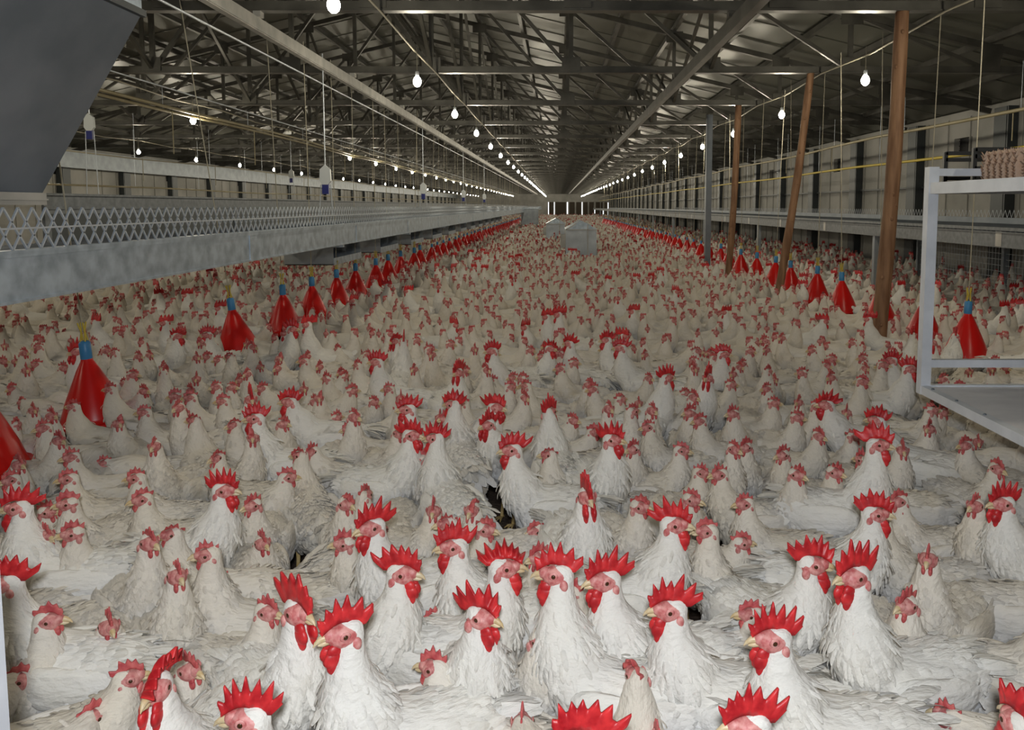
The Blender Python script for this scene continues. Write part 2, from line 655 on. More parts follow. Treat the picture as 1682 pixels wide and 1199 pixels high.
cable('power_cable', sagging(-1.42, 3.01, 0.5, 103, sag=0.02), 0.009, M['cord'], 'thin beige cable carrying the long row of bulbs left of centre')
cable('power_cable', sagging(3.12, 3.01, 0.5, 103, sag=0.05), 0.009, M['cord'], 'thin beige cable carrying the row of bulbs over the wooden poles')
cable('power_cable', sagging(-5.45, 3.0, 4, 103, sag=0.04), 0.009, M['cord'], 'thin cable carrying the bulbs beyond the left platform')
cable('power_cable', sagging(-9.9, 3.0, 4, 103, sag=0.04), 0.009, M['cord'], 'thin cable carrying the bulbs nearest the left wall')
cable('winch_cable', [(-2.62, 1, 2.80), (-2.58, 30, 2.82), (-2.55, 95, 2.84)], 0.009, M['wire'], 'straight steel winch cable just below the bright channel')
cable('winch_cable', [(-4.2, 3, 2.72), (-4.2, 95, 2.72)], 0.008, M['wire'], 'straight steel winch cable left of the bright channel')

# pipes with hangers


def pipe_line(x, z, ya, yb, r_, lb, mt, pair=0.0, wav=0.02, drop=0.5):
    root = thing('water_pipe', lb, 'pipe', (x, 0, z))
    for j in range(2 if pair else 1):
        pts = []
        y = ya
        i = 0
        while y <= yb:
            pts.append((j * pair + wav * math.sin(i * 2.1 + j), y, wav * math.sin(i * 1.3 + 1) + j * 0.03))
            y += 2.0
            i += 1
        obj('pipe', MB().tube(pts, r_, 8), mt, root)
    n = 0
    y = math.ceil(ya)
    while y < min(yb, 60):
        obj('hanger_wire', MB().tube([(0, y, 0), (0, y, ZB - z)], 0.004, 5), M['wire'], root)
        if drop:
            obj('drop_line', MB().tube([(0.03, y + 0.2, 0), (0.03, y + 0.2, -drop)], 0.007, 5), mt, root)
        y += BAY
        n += 1
    return root


pipe_line(5.2, 2.55, 3, 100, 0.022, 'upper pale yellow pipe hanging along the right wall', M['pipe'], drop=0.35)
pipe_line(5.25, 2.12, 4, 100, 0.020, 'lower dark yellow pipe along the right wall above the mesh deck', M['yellow'], wav=0.012, drop=0)
pipe_line(-5.4, 2.78, 5, 100, 0.022, 'pair of yellowed pipes hanging beyond the left platform', M['pipe'], pair=0.10, drop=0.6)
pipe_line(-9.0, 1.85, 8, 100, 0.018, 'thin yellow pipe crossing in front of the left wall panels', M['pipe'], wav=0.012, drop=0)
pipe_line(-7.4, 2.3, 8, 100, 0.012, 'thin pale tube between the left bulbs and the left wall', M['cord'], wav=0.02, drop=0.4)

# ------------------------------------------------------------------ hanging bulbs
bulb_r = thing('light_bulb', '', 'light bulb')
m = MB().lathe([(0.0, -0.062), (0.018, -0.058), (0.034, -0.042), (0.042, -0.018), (0.041, 0.004), (0.030, 0.028), (0.018, 0.044), (0.017, 0.05)], n=16)
obj('glass_bulb', m, M['bulb'], bulb_r)
m = MB().lathe([(0.0, 0.095), (0.016, 0.093), (0.020, 0.085), (0.020, 0.052), (0.017, 0.044)], n=12)
obj('socket', m, M['white_plastic'], bulb_r)
obj('cord', MB().tube([(0, 0, 0.09), (0, 0, 0.33)], 0.004, 5), M['cord'], bulb_r)
ld = bpy.data.lights.new('bulb_light', 'POINT')
ld.energy = BULB_W
ld.color = BULB_COL
ld.shadow_soft_size = 0.045
row_names = {3.12: 'right-hand row of bulbs over the wooden poles', -1.42: 'long row of bulbs left of centre',
             -5.45: 'row of bulbs beyond the left platform', -9.9: 'row of bulbs nearest the left wall'}
first = True
BZ = 2.73
for x in (3.12, -1.42, -5.45, -9.9):
    yy = [5.15 - 3 + 3 * i for i in range(34)]
    if x == -5.45:
        yy = [1.5, 4.5, 7.5, 12.0] + [21 + 3 * i for i in range(27)]
    if x == -9.9:
        yy = [3.9, 6.9, 9.9, 12.9] + [15.9 + 3 * i for i in range(29)]
    vis = 0
    for y in yy:
        b = bulb_r if first else dup(bulb_r)
        first = False
        b.location = (x + random.uniform(-.005, .005), y, BZ + random.uniform(-.015, .015))
        if y < 3 or (x < -4 and y < 11) or (x < -9 and y < 14):
            tag(b, 'lit bulb outside the frame, ' + row_names[x], 'light bulb', 'overhead bulbs')
        elif vis < 9:
            tag(b, ORD[vis] + ' lit bulb in the ' + row_names[x], 'light bulb', 'lit bulbs')
            vis += 1
        else:
            tag(b, 'small distant lit bulb far down the ' + row_names[x], 'light bulb', 'distant bulbs, ' + row_names[x])
        lo = bpy.data.objects.new('bulb_light', ld)
        col.objects.link(lo)
        lo.location = (b.location.x, b.location.y, b.location.z - 0.125)

# ------------------------------------------------------------------ red bell drinkers
RED_H = 0.36
prof = [(0.135, 0.03), (0.150, 0.0), (0.168, 0.012), (0.172, 0.035), (0.166, 0.040), (0.158, 0.028), (0.148, 0.03), (0.140, 0.06), (0.118, 0.13), (0.082, 0.22),
        (0.050, 0.30), (0.028, 0.345), (0.024, 0.36)]


def bell_mb():
    return MB().lathe(prof, n=28)


bell = bell_mb().mesh('bell', M['red'])
neck = MB().lathe([(0.024, 0.355), (0.026, 0.36), (0.026, 0.44), (0.018, 0.452), (0.0, 0.454)], n=14).mesh('valve', M['blue'])
hm = MB()
for k in range(4):
    a = k * math.pi / 2 + .4
    hm.tube([(0.016 * math.cos(a), 0.016 * math.sin(a), 0.45), (0.010 * math.cos(a + .5), 0.010 * math.sin(a + .5), 0.50), (0.018 * math.cos(a), 0.018 * math.sin(a), 0.55)], 0.004, 5)
hose_me = hm.mesh('yellow_hose', M['yellow'])
cord_me = MB().tube([(0, 0, 0.50), (0, 0, 2.75)], 0.0035, 5).mesh('cord', M['cord'])
allm = MB()
allm.lathe(prof, n=14)
allm.lathe([(0.020, 0.355), (0.020, 0.42), (0.0, 0.43)], n=8, mi=1)
allm.tube([(0, 0, 0.43), (0, 0, 0.52)], 0.006, 5, mi=2)
allm.tube([(0, 0, 0.56), (0, 0, 2.75)], 0.0035, 3, mi=3)
far_drinker = allm.mesh('drinker', [M['red'], M['blue'], M['yellow'], M['cord']])
left_y = [3.45, 4.26, 6.3, 7.35, 8.15, 9.1, 10.1] + [11.07 + 0.97 * i for i in range(46)]
right_y = [6.05, 6.75, 7.75, 8.75, 9.65] + [10.6 + 0.97 * i for i in range(46)]
DRINKERS = []
for (x0, yl, side) in ((-2.56, left_y, 'left'), (3.17, right_y, 'right')):
    for i, y in enumerate(yl):
        x = x0 + random.uniform(-.03, .03)
        if i < 12:
            r = thing('bell_drinker', '', 'drinker')
            obj('bell', bell, None, r)
            obj('valve', neck, None, r)
            obj('yellow_hose', hose_me, None, r)
            obj('cord', cord_me, None, r)
        else:
            r = obj('bell_drinker', far_drinker)
        r.location = (x, y, 0.255)
        r.scale = (1.14, 1.14, 1.04)
        r.rotation_euler = (random.uniform(-.03, .03), random.uniform(-.03, .03), random.uniform(0, 6))
        DRINKERS.append((x, y))
        if i < 10:
            if side == 'left':
                names = ['red bell drinker cut off by the left edge of the photo', 'nearest whole red bell drinker, standing alone left of the crowd']
                lb = names[i] if i < 2 else ORD[i - 1] + ' whole red bell drinker in the left row'
            else:
                names = ['nearest red bell drinker on the right, seen through the white cart frame', 'red bell drinker half hidden behind the white cart post',
                         'red bell drinker right behind the nearest wooden pole']
                lb = names[i] if i < 3 else ORD[i] + ' red bell drinker in the right row'
            tag(r, lb, 'drinker', 'red bell drinkers in the %s row' % side)
        else:
            tag(r, 'distant red bell drinker far down the %s row' % side, 'drinker', 'distant red bell drinkers in the %s row' % side)
left_tilt = {1: (0.02, 0.07), 2: (0.0, 0.12), 3: (0, 0.03)}
lst = [o for o in col.objects if o.name.startswith('bell_drinker') and o.parent is None and o.location.x < 0]
lst.sort(key=lambda o: o.location.y)
for i, (a, b) in left_tilt.items():
    lst[i].rotation_euler = (a, -b, 0.4)

# ------------------------------------------------------------------ wooden props and grey pole
POLES = []
for (tx, ty, tz, bx, by, r0, r1, lb) in (
        (2.82, 6.6, 3.03, 2.70, 6.6, 0.066, 0.054, 'thick raw wooden pole nearest the white cart, propping the first truss'),
        (3.03, 9.6, 3.03, 2.66, 9.6, 0.052, 0.044, 'leaning thin wooden pole behind the nearest one'),
        (2.86, 12.6, 3.03, 2.72, 12.6, 0.055, 0.05, 'small far wooden pole beside the grey steel post')):
    r = thing('wooden_pole', lb, 'wooden pole', (bx, by, 0))
    pts, rs = [], []
    for i in range(13):
        t = i / 12
        pts.append(((tx - bx) * t + 0.012 * math.sin(t * 5 + bx * 9), 0.008 * math.sin(t * 7), (tz + 0.03) * t - 0.03))
        rs.append(r0 + (r1 - r0) * t + 0.0025 * math.sin(t * 23))
    obj('trunk', MB().tube(pts, rs, 14), M['wood'], r)
    kn = MB()
    for i in range(7):
        t = random.uniform(0.15, 0.95)
        a = random.uniform(-2.6, -0.5)
        p = Vector(((tx - bx) * t + r0 * 0.9 * math.cos(a), r0 * 0.9 * math.sin(a), tz * t))
        kn.ell(p, (0.012, 0.012, 0.018), 8, 6)
    obj('knot', kn, M['wood'], r)
    POLES.append((bx, by))
r = thing('steel_post', 'slim grey steel post standing in the crowd beside the far wooden pole', 'post', (2.68, 14.1, 0))
m = MB()
m.box((-0.05, -0.05, 0), (0.05, 0.05, 3.05))
obj('shaft', m, M['galv_dull'], r)
m = MB()
m.box((-0.09, -0.09, 0), (0.09, 0.09, 0.012))
obj('base_plate', m, M['galv_dull'], r)
POLES.append((2.68, 14.1))

# ------------------------------------------------------------------ left raised platform
PL0 = 1.5
r = thing('raised_trough', 'long galvanised platform with a wire lattice guard, hanging on the left', 'raised platform', (-1.75, 0, 0))
m = MB()
m.box((-0.012, PL0, 1.147), (0.0, 90, 1.30))
m.box((-0.05, PL0, 1.137), (0.006, 90, 1.147))
m.box((-0.04, PL0, 1.30), (0.008, 90, 1.308))
m.box((0.0, PL0, 1.285), (0.006, 90, 1.30))
obj('front_beam', m, M['galv'], r)
m = MB()
y = PL0 + 3
while y < 88:
    m.box((0.0, y, 1.142), (0.004, y + 0.12, 1.302))
    y += 2.4
obj('joint_plate', m, M['galv'], r)
m = MB()
pitch = 0.07
z0, z1 = 1.308, 1.445
y = PL0
k = 0
while y < 40:
    a, b = y, y + pitch
    # two crossing wires per pitch, rounded tip at the top
    for (p, q) in ((a, b), (b, a)):
        e = p + (q - p) * 1.5
        m.bar((-0.005, p, z0), (-0.005, e, z1), 0.006, 0.006)
    y += pitch
m.bar((-0.002, PL0, 1.378), (-0.002, 90, 1.378), 0.006)
obj('wire_guard', m, M['wire'], r)
m = MB()
y = 40
while y < 88:
    m.bar((-0.005, y, z0), (-0.005, y + 0.14, z1), 0.005)
    m.bar((-0.005, y + 0.14, z0), (-0.005, y, z1), 0.005)
    y += 0.14
obj('far_wire_guard', m, M['wire'], r)
m = MB()
for xx in (-1.5, -1.1, -0.75, -0.4, -0.05):
    m.box((xx - 0.012, PL0, 1.185), (xx + 0.012, 90, 1.205))
y = PL0
while y < 60:
    m.box((-1.5, y, 1.205), (-0.03, y + 0.02, 1.222))
    y += 0.09
obj('slatted_deck', m, M['galv_dull'], r)
m = MB()
m.box((-1.56, 5.1, 1.40), (-1.545, 90, 1.52))
for q in range(28):
    m.box((-1.56, 5.1 + 3 * q, 1.14), (-1.54, 5.16 + 3 * q, 1.40))
m.box((-1.60, 5.1, 1.52), (-1.53, 90, 1.535))
m.box((-1.545, 5.1, 1.43), (-1.535, 90, 1.45))
obj('back_panel', m, M['galv_grey'], r)
m = MB()
m.box((-1.556, 5.14, 1.10), (-1.548, 90, 1.40))  # added sheet, dark colour standing in for the shade behind the wire lattice
obj('shade_sheet', m, M['column'], r)
m = MB()
y = 6.6
while y < 88:
    m.bar((-0.03, y, 1.14), (-1.5, y, 1.14), 0.05, 0.06)
    y += 3
obj('cross_member', m, M['galv'], r)

# hanger wires with white pulleys
hex_me = MB()
hx = [(0.0, 0.11), (0.055, 0.06), (0.06, -0.06), (0.03, -0.10), (-0.03, -0.10), (-0.06, -0.06), (-0.055, 0.06)]
hex_me.add([(x, -0.02, z) for x, z in hx] + [(x, 0.02, z) for x, z in hx],
           [tuple(range(6, -1, -1)), tuple(range(7, 14))] + [(i, (i + 1) % 7, 7 + (i + 1) % 7, 7 + i) for i in range(7)])
hex_m = hex_me.mesh('pulley_housing', M['white_plastic'])
for i, (x, y, z) in enumerate([(-2.47, 8.5, 1.78), (-2.47, 14.7, 1.78), (-2.47, 21.0, 1.78), (-2.47, 27, 1.78), (-5.6, 9.6, 2.45), (-6.2, 18.6, 2.2)]):
    lb = ['white pulley block hanging on a long wire over the left platform', 'second white pulley block down the left platform',
          'third white pulley block down the left platform', 'farthest white pulley block over the left platform',
          'white and blue hanger bracket in front of the left wall', 'small blue hanger bracket farther along the left wall'][i]
    r = thing('pulley_block', lb, 'pulley', (x, y, z))
    obj('housing', hex_m, None, r)
    mm = MB()
    mm.box((-0.035, -0.018, -0.20), (0.035, 0.018, -0.09))
    obj('blue_wheel_guard', mm, M['blue_dark'], r)
    mm = MB().tube([(0, 0, 0.1), (0, 0, 3.05 - z)], 0.006, 5)
    obj('suspension_wire', mm, M['wire'], r)
    mm = MB()
    mm.tube([(-0.05, 0, -0.1), (-0.08, 0, 1.22 - z)], 0.005, 5)
    mm.tube([(0.05, 0, -0.1), (0.08, 0, 1.22 - z)], 0.005, 5)
    obj('drop_wire', mm, M['wire'], r)

# sheet steel nest boxes under the far part of the platform
nb_x0, nb_x1 = -3.1, -2.55
for i in range(12):
    ya = 9.0 + 2.4 * i
    r = thing('nest_box', (ORD[i] if i < 5 else 'distant') + ' grey sheet steel nest box under the left platform', 'nest box', (0, ya, 0),
              0, 'nest boxes under the left platform' if i < 5 else 'distant nest boxes under the left platform')
    m = MB()
    m.box((nb_x0, 0, 0.78), (nb_x1, 0.012, 1.14))
    m.box((nb_x0, 1.25, 0.78), (nb_x1, 1.262, 1.14))
    m.box((nb_x0, 0, 0.78), (nb_x1, 1.25, 0.79))
    m.box((nb_x1, 0, 1.02), (nb_x1 + 0.01, 1.25, 1.14))
    m.box((nb_x0 - 0.01, 0, 0.78), (nb_x0, 1.25, 1.14))
    obj('shell', m, M['bin'], r)
    m = MB()
    m.box((nb_x1, 0.0, 0.78), (nb_x1 + 0.012, 1.25, 0.86))
    obj('perch_lip', m, M['galv'], r)
    m = MB()
    m.box((nb_x0, 0.62, 0.79), (nb_x1 - 0.02, 0.63, 1.13))
    obj('divider', m, M['galv_dull'], r)

# ------------------------------------------------------------------ right raised deck
r = thing('mesh_deck', 'long raised deck with grey front beam along the right wall', 'raised platform', (4.1, 0, 0))
m = MB()
m.box((0, 2.5, 1.08), (0.012, 90, 1.215))
m.box((-0.012, 2.5, 1.205), (0.05, 90, 1.215))
m.box((-0.006, 2.5, 1.225), (0.04, 90, 1.255))
m.box((0, 2.5, 1.07), (0.05, 90, 1.08))
obj('front_beam', m, M['galv_grey'], r)
m = MB()
for xx in (0.06, 0.5, 0.95, 1.4, 1.79):
    m.box((xx - 0.012, 2.5, 1.18), (xx + 0.012, 90, 1.20))
y = 2.5
while y < 60:
    m.box((0.04, y, 1.20), (1.8, y + 0.03, 1.222))
    y += 0.08
obj('mesh_top', m, M['galv_dull'], r)
m = MB()
m.box((1.8, 2.5, 1.18), (1.812, 90, 1.30))
obj('back_board', m, M['galv_dull'], r)
m = MB()
y = 2.5
while y < 40:
    m.bar((1.8, y, 1.30), (1.8, y + 0.05, 1.40), 0.004)
    m.bar((1.8, y + 0.10, 1.30), (1.8, y + 0.05, 1.40), 0.004)
    y += 0.10
obj('wire_guard', m, M['wire'], r)
for i in range(12):
    m = MB()
    y = 10.3 + 6 * i
    m.box((0.02, y - 0.035, 0), (0.09, y + 0.035, 1.10))
    obj('leg', m, M['bin'], r)
m = MB()
y = 2.5
while y < 88:
    m.box((-0.003, y, 1.078), (0.0, y + 0.10, 1.217))
    y += 2.4
obj('joint_plate', m, M['galv_light'], r)

# wire mesh fence panels under / behind the right deck
r = thing('mesh_fence', 'dark wire mesh fence under the right deck', 'fence', (5.95, 0, 0))
m = MB()
for k in range(14):
    m.bar((0, 8.0, 0.1 + k * 0.08), (0, 13.0, 0.1 + k * 0.08), 0.004)
k = 0
while k < 63:
    m.bar((0, 8.0 + k * 0.08, 0.1), (0, 8.0 + k * 0.08, 1.16), 0.004)
    k += 1
obj('wire_grid', m, M['wire'], r)
for y in (8.0, 10.5, 13.0):
    m = MB()
    m.box((-0.03, y - 0.03, 0), (0.03, y + 0.03, 1.19))
    obj('fence_post', m, M['galv_dull'], r)
tag(obj('red_board', MB().box((4.5, 11.0, 0.5), (4.53, 11.12, 1.08)), M['red']), 'narrow red board hanging behind the nearest wooden pole under the deck', 'board')

# ------------------------------------------------------------------ big feed hopper, upper left
r = thing('feed_hopper', 'big dull galvanised feed hopper filling the upper left corner', 'hopper', (-1.94, 3.0, 1.5))
YN = -2.2     # near end, out of frame
bt, tt = (-0.75, 0.0), (-1.15, 0.405)
m = MB()
z_t = 0.66
vs = [(bt[0], YN + .3, 0.0), (bt[1], YN + .3, 0.0), (bt[1], 0, 0.0), (bt[0], 0, 0.0),
      (tt[0], YN, z_t), (tt[1], YN, z_t), (tt[1], 0, z_t), (tt[0], 0, z_t)]
m.add(vs, [(0, 1, 5, 4), (1, 2, 6, 5), (2, 3, 7, 6), (3, 0, 4, 7)])
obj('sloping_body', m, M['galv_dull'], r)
m = MB()
m.box((tt[0], YN, z_t), (tt[1], 0, z_t + 0.75))
obj('upper_bin', m, M['galv'], r)
m = MB()
m.box((tt[1] - 0.01, YN, z_t - 0.012), (tt[1] + 0.012, 0.01, z_t + 0.012))
obj('seam_flange', m, M['column'], r)
m = MB()
m.box((bt[0], YN + .3, -0.045), (bt[1] + 0.012, 0.004, 0.0))
m.box((bt[0], YN + .3, -0.028), (bt[1] + 0.018, 0.006, -0.022))
obj('outlet_lip', m, M['galv_light'], r)
m = MB()
m.box((-0.6, -0.3, -0.29), (-0.1, -0.25, -0.045))
m.box((-0.6, -1.5, -0.29), (-0.1, -1.45, -0.045))
obj('support', m, M['galv_dull'], r)

# ------------------------------------------------------------------ white cart with egg trays
CX, CY, CZ = 1.66, 3.6, 0.63
r = thing('egg_cart', 'white steel egg cart with a scuffed shelf at the right edge', 'cart', (CX, CY, 0))
P = 0.045
m = MB()
m.box((0, -P, CZ - 0.037), (P, 0, 1.625))
obj('corner_post', m, M['white_paint'], r)
m = MB()
m.box((1.0, -P, 0.10), (1.0 + P, 0, 1.625))
obj('corner_post', m, M['white_paint'], r)
for yy in (-1.0,):
    for xx in (0.0, 1.0):
        m = MB()
        m.box((xx, yy, 0.10 if xx > 0.5 else CZ - 0.03), (xx + P, yy + P, 1.625))
        obj('corner_post', m, M['white_paint'], r)
m = MB()
m.box((P, -0.035, 1.585), (1.0, -0.005, 1.618))
obj('guard_rail', m, M['white_paint'], r)
m = MB()
m.box((P, -0.04, 1.505), (1.0, 0, 1.555))
m.box((0.005, -1.0 + P, 1.505), (0.04, -P, 1.555))
m.box((P, -0.998, 1.505), (1.0, -0.96, 1.555))
obj('top_rail', m, M['white_paint'], r)
m = MB()
m.box((0.04, -0.96, 1.535), (1.0, -0.04, 1.545))
obj('top_shelf', m, M['black_plastic'], r)
m = MB()
m.box((P, -0.03, CZ + 0.085), (1.0, 0, CZ + 0.12))
obj('lower_rail', m, M['white_paint'], r)
m = MB()
m.box((0.04, -0.98, CZ - 0.012), (1.0, -0.032, CZ - 0.004))
obj('shelf_plate', m, M['cart_plate'], r)
m = MB()
m.box((0.002, -1.0 + P, CZ - 0.035), (0.04, -P, CZ + 0.004))
m.box((P, -0.998, CZ - 0.034), (1.0, -0.968, CZ + 0.003))
m.box((P, -0.032, CZ - 0.034), (1.0, -0.002, CZ + 0.003))
obj('shelf_frame', m, M['white_paint'], r)
m = MB()
for yy in (-0.12, -0.33, -0.55):
    m.lathe([(0.0, 0.006), (0.006, 0.005), (0.008, 0)], (0.02, yy, CZ + 0.004), 8)
obj('bolt', m, M['galv_dull'], r)
for xx in (0.55, 1.0):
    for yy in (-0.15, -0.9):
        m = MB()
        m.bar((xx, yy, CZ - 0.03), (xx, yy, 0.09), 0.04)
        leg = obj('leg', m, M['white_paint'], r)
        m = MB()
        m.tube([(xx - 0.012, yy, 0.045), (xx + 0.012, yy, 0.045)], 0.045, 16)
        obj('wheel', m, M['black_plastic'], leg)


def tray_mesh():
    """30-egg pulp tray: bumped sheet with thickness"""
    n = 6
    step = 8
    N = n * step
    S = 0.29
    mm = MB()
    for side in (0, 1):
        vs = []
        for j in range(N + 1):
            for i in range(N + 1):
                u, v = i / step, j / step
                z = 0.016 * math.cos(2 * math.pi * u) * math.cos(2 * math.pi * v) + 0.012 * (1 if (i % step == 0 and j % step == 0) else 0)
                if i in (0, N) or j in (0, N):
                    z = 0.010 * math.cos(2 * math.pi * (u + v)) + 0.006
                vs.append((S * (i / N - 0.5), S * (j / N - 0.5), z + side * 0.003))
        fs = []
        for j in range(N):
            for i in range(N):
                a = j * (N + 1) + i
                q = (a, a + 1, a + N + 2, a + N + 1)
                fs.append(q if side else q[::-1])
        mm.add(vs, fs, 0, True)
    return mm.mesh('egg_tray', M['pulp'])


tm = tray_mesh()
tray_rows = [(CX + 0.375, CY - 0.185, 9), (CX + 0.675, CY - 0.2, 10)]
for ci, (tx, ty, n) in enumerate(tray_rows):
    for k in range(n):
        o = obj('egg_tray', tm)
        o.location = (tx + random.uniform(-.004, .004), ty + random.uniform(-.004, .004), 1.565 + k * 0.0135)
        o.rotation_euler = (0, 0, random.uniform(-.02, .02) + (math.pi / 2 if k % 2 else 0))
        pos = 'bottommost tray of' if k == 0 else ('topmost tray of' if k == n - 1 else 'tray inside')
        lb = 'brown pulp egg tray, %s the %s stack on the white cart' % (pos, 'left' if ci == 0 else 'right-hand')
        tag(o, lb, 'egg tray', None if k in (0, n - 1) else 'egg trays inside the %s stack' % ('left' if ci == 0 else 'right-hand'))
r = thing('plastic_crate', 'black plastic crate behind the brown egg trays', 'crate', (CX + 0.72, CY + 0.42, 0))
m = MB()
for zz in (1.60, 1.64, 1.70, 1.735):
    m.bar((-0.28, 0, zz), (0.5, 0, zz), 0.02)
    m.bar((-0.28, 0.3, zz), (0.5, 0.3, zz), 0.02)
for xx in (-0.28, 0.0, 0.25, 0.5):
    m.bar((xx, 0, 1.58), (xx, 0, 1.74), 0.02)
    m.bar((xx, 0.3, 1.58), (xx, 0.3, 1.74), 0.02)
m.box((-0.28, 0, 1.57), (0.5, 0.3, 1.585))
obj('basket', m, M['black_plastic'], r)
for xx in (0.34, 0.48):
    m = MB()
    m.bar((xx, 0.15, 0.0), (xx, 0.15, 1.57), 0.035)
    obj('leg', m, M['galv_dull'], r)

# white door jamb at the lower left edge
n_t += 1
m = MB()
m.box((-0.89, 1.06, 0), (-0.818, 1.12, 0.93))
struct('trim_%d' % n_t, m, M['white_paint'])

# ------------------------------------------------------------------ feed bins in the middle


def feed_bin(x, y, s, lb, ln=1.4):
    r = thing('feed_bin', lb, 'feed bin', (x, y, 0))
    w_ = 0.35 * s
    prof = [(-w_ * 0.62, 0.10), (-w_, 0.34), (-w_, 0.92), (-w_ * 0.35, 1.05), (w_ * 0.5, 1.05), (w_, 0.92), (w_, 0.34), (w_ * 0.62, 0.10)]
    n = len(prof)
    m = MB()
    m.add([(a, 0, b * s) for a, b in prof] + [(a, ln, b * s) for a, b in prof],
          [tuple(range(n - 1, -1, -1)), tuple(range(n, 2 * n))] + [(i, (i + 1) % n, n + (i + 1) % n, n + i) for i in range(n)])
    m.f = [f[::-1] for f in m.f]
    obj('body', m, M['bin_light'], r)
    m = MB()
    m.bar((w_ * 0.42, -0.012, 0.12 * s), (w_ * 0.42, -0.012, 1.03 * s), 0.02)
    m.bar((-w_, -0.012, 0.92 * s), (w_, -0.012, 0.92 * s), 0.02)
    m.bar((-w_, -0.012, 0.92 * s), (-w_ * 0.35, -0.012, 1.05 * s), 0.02)
    obj('seam', m, M['galv_light'], r)
    m = MB()
    m.add([(-w_ * 1.05, -0.02, 0.93 * s), (0, -0.02, 1.13 * s), (w_ * 1.05, -0.02, 0.93 * s), (-w_ * 1.05, ln + .02, 0.93 * s), (0, ln + .02, 1.13 * s), (w_ * 1.05, ln + .02, 0.93 * s)],
          [(0, 1, 4, 3), (1, 2, 5, 4), (0, 2, 1), (3, 4, 5), (0, 3, 5, 2)])
    obj('lid', m, M['galv'], r)
    m = MB()
    m.box((-w_ * 1.35, 0.2, 0.5 * s), (-w_, 0.6, 0.8 * s))
    obj('motor_box', m, M['galv_light'], r)
    for a in (-1, 1):
        for b in (0.08, ln - 0.08):
            m = MB()
            m.bar((a * w_ * 0.6, b, 0), (a * w_ * 0.6, b, 0.16), 0.04)
            obj('leg', m, M['galv_dull'], r)


feed_bin(0.55, 18.0, 1.0, 'large grey feed bin standing in the middle of the flock')
feed_bin(-0.05, 27.0, 0.92, 'smaller looking grey feed bin just behind the large one', 2.0)
r = thing('conveyor_cabinet', 'grey sheet metal cabinet at the far end between the drinker rows', 'cabinet', (-1.45, 42, 0))
m = MB()
m.box((-0.45, 0, 0.5), (0.45, 1.2, 1.33))
obj('body', m, M['bin'], r)
m = MB()
m.box((-0.48, -0.03, 1.33), (0.48, 1.23, 1.36))
obj('lid', m, M['galv'], r)
for a in (-0.4, 0.4):
    obj('leg', MB().bar((a, 0.05, 0), (a, 0.05, 0.5), 0.05), M['galv_dull'], r)

# ------------------------------------------------------------------ birds: shapes


def catmull(P, n):
    P = [np.array(p, float) for p in P]
    P = [2 * P[0] - P[1]] + P + [2 * P[-1] - P[-2]]
    out = []
    for i in range(1, len(P) - 2):
        for k in range(n):
            t = k / n
            out.append(0.5 * (2 * P[i] + (P[i + 1] - P[i - 1]) * t + (2 * P[i - 1] - 5 * P[i] + 4 * P[i + 1] - P[i + 2]) * t * t + (3 * P[i] - P[i - 1] - 3 * P[i + 1] + P[i + 2]) * t ** 3))
    out.append(P[-2])
    return out


def remeshed(mb_, voxel, smooth_it, ratio=1.0, name='body'):
    me = mb_.mesh('tmp', M['feather_hen'])
    o = bpy.data.objects.new('tmp', me)
    col.objects.link(o)
    md = o.modifiers.new('r', 'REMESH')
    md.mode = 'VOXEL'
    md.voxel_size = voxel
    if smooth_it:
        sm = o.modifiers.new('s', 'SMOOTH')
        sm.factor = 0.6
        sm.iterations = smooth_it
    if ratio < 1:
        dc = o.modifiers.new('d', 'DECIMATE')
        dc.ratio = ratio
    dg = bpy.context.evaluated_depsgraph_get()
    res = bpy.data.meshes.new_from_object(o.evaluated_get(dg))
    bpy.data.objects.remove(o)
    bpy.data.meshes.remove(me)
    res.name = name
    V = np.empty(len(res.vertices) * 3)
    res.vertices.foreach_get('co', V)
    F = [tuple(p.vertices) for p in res.polygons]
    bpy.data.meshes.remove(res)
    return V.reshape(-1, 3), F


HEN = dict(cock=False, s=1.0)


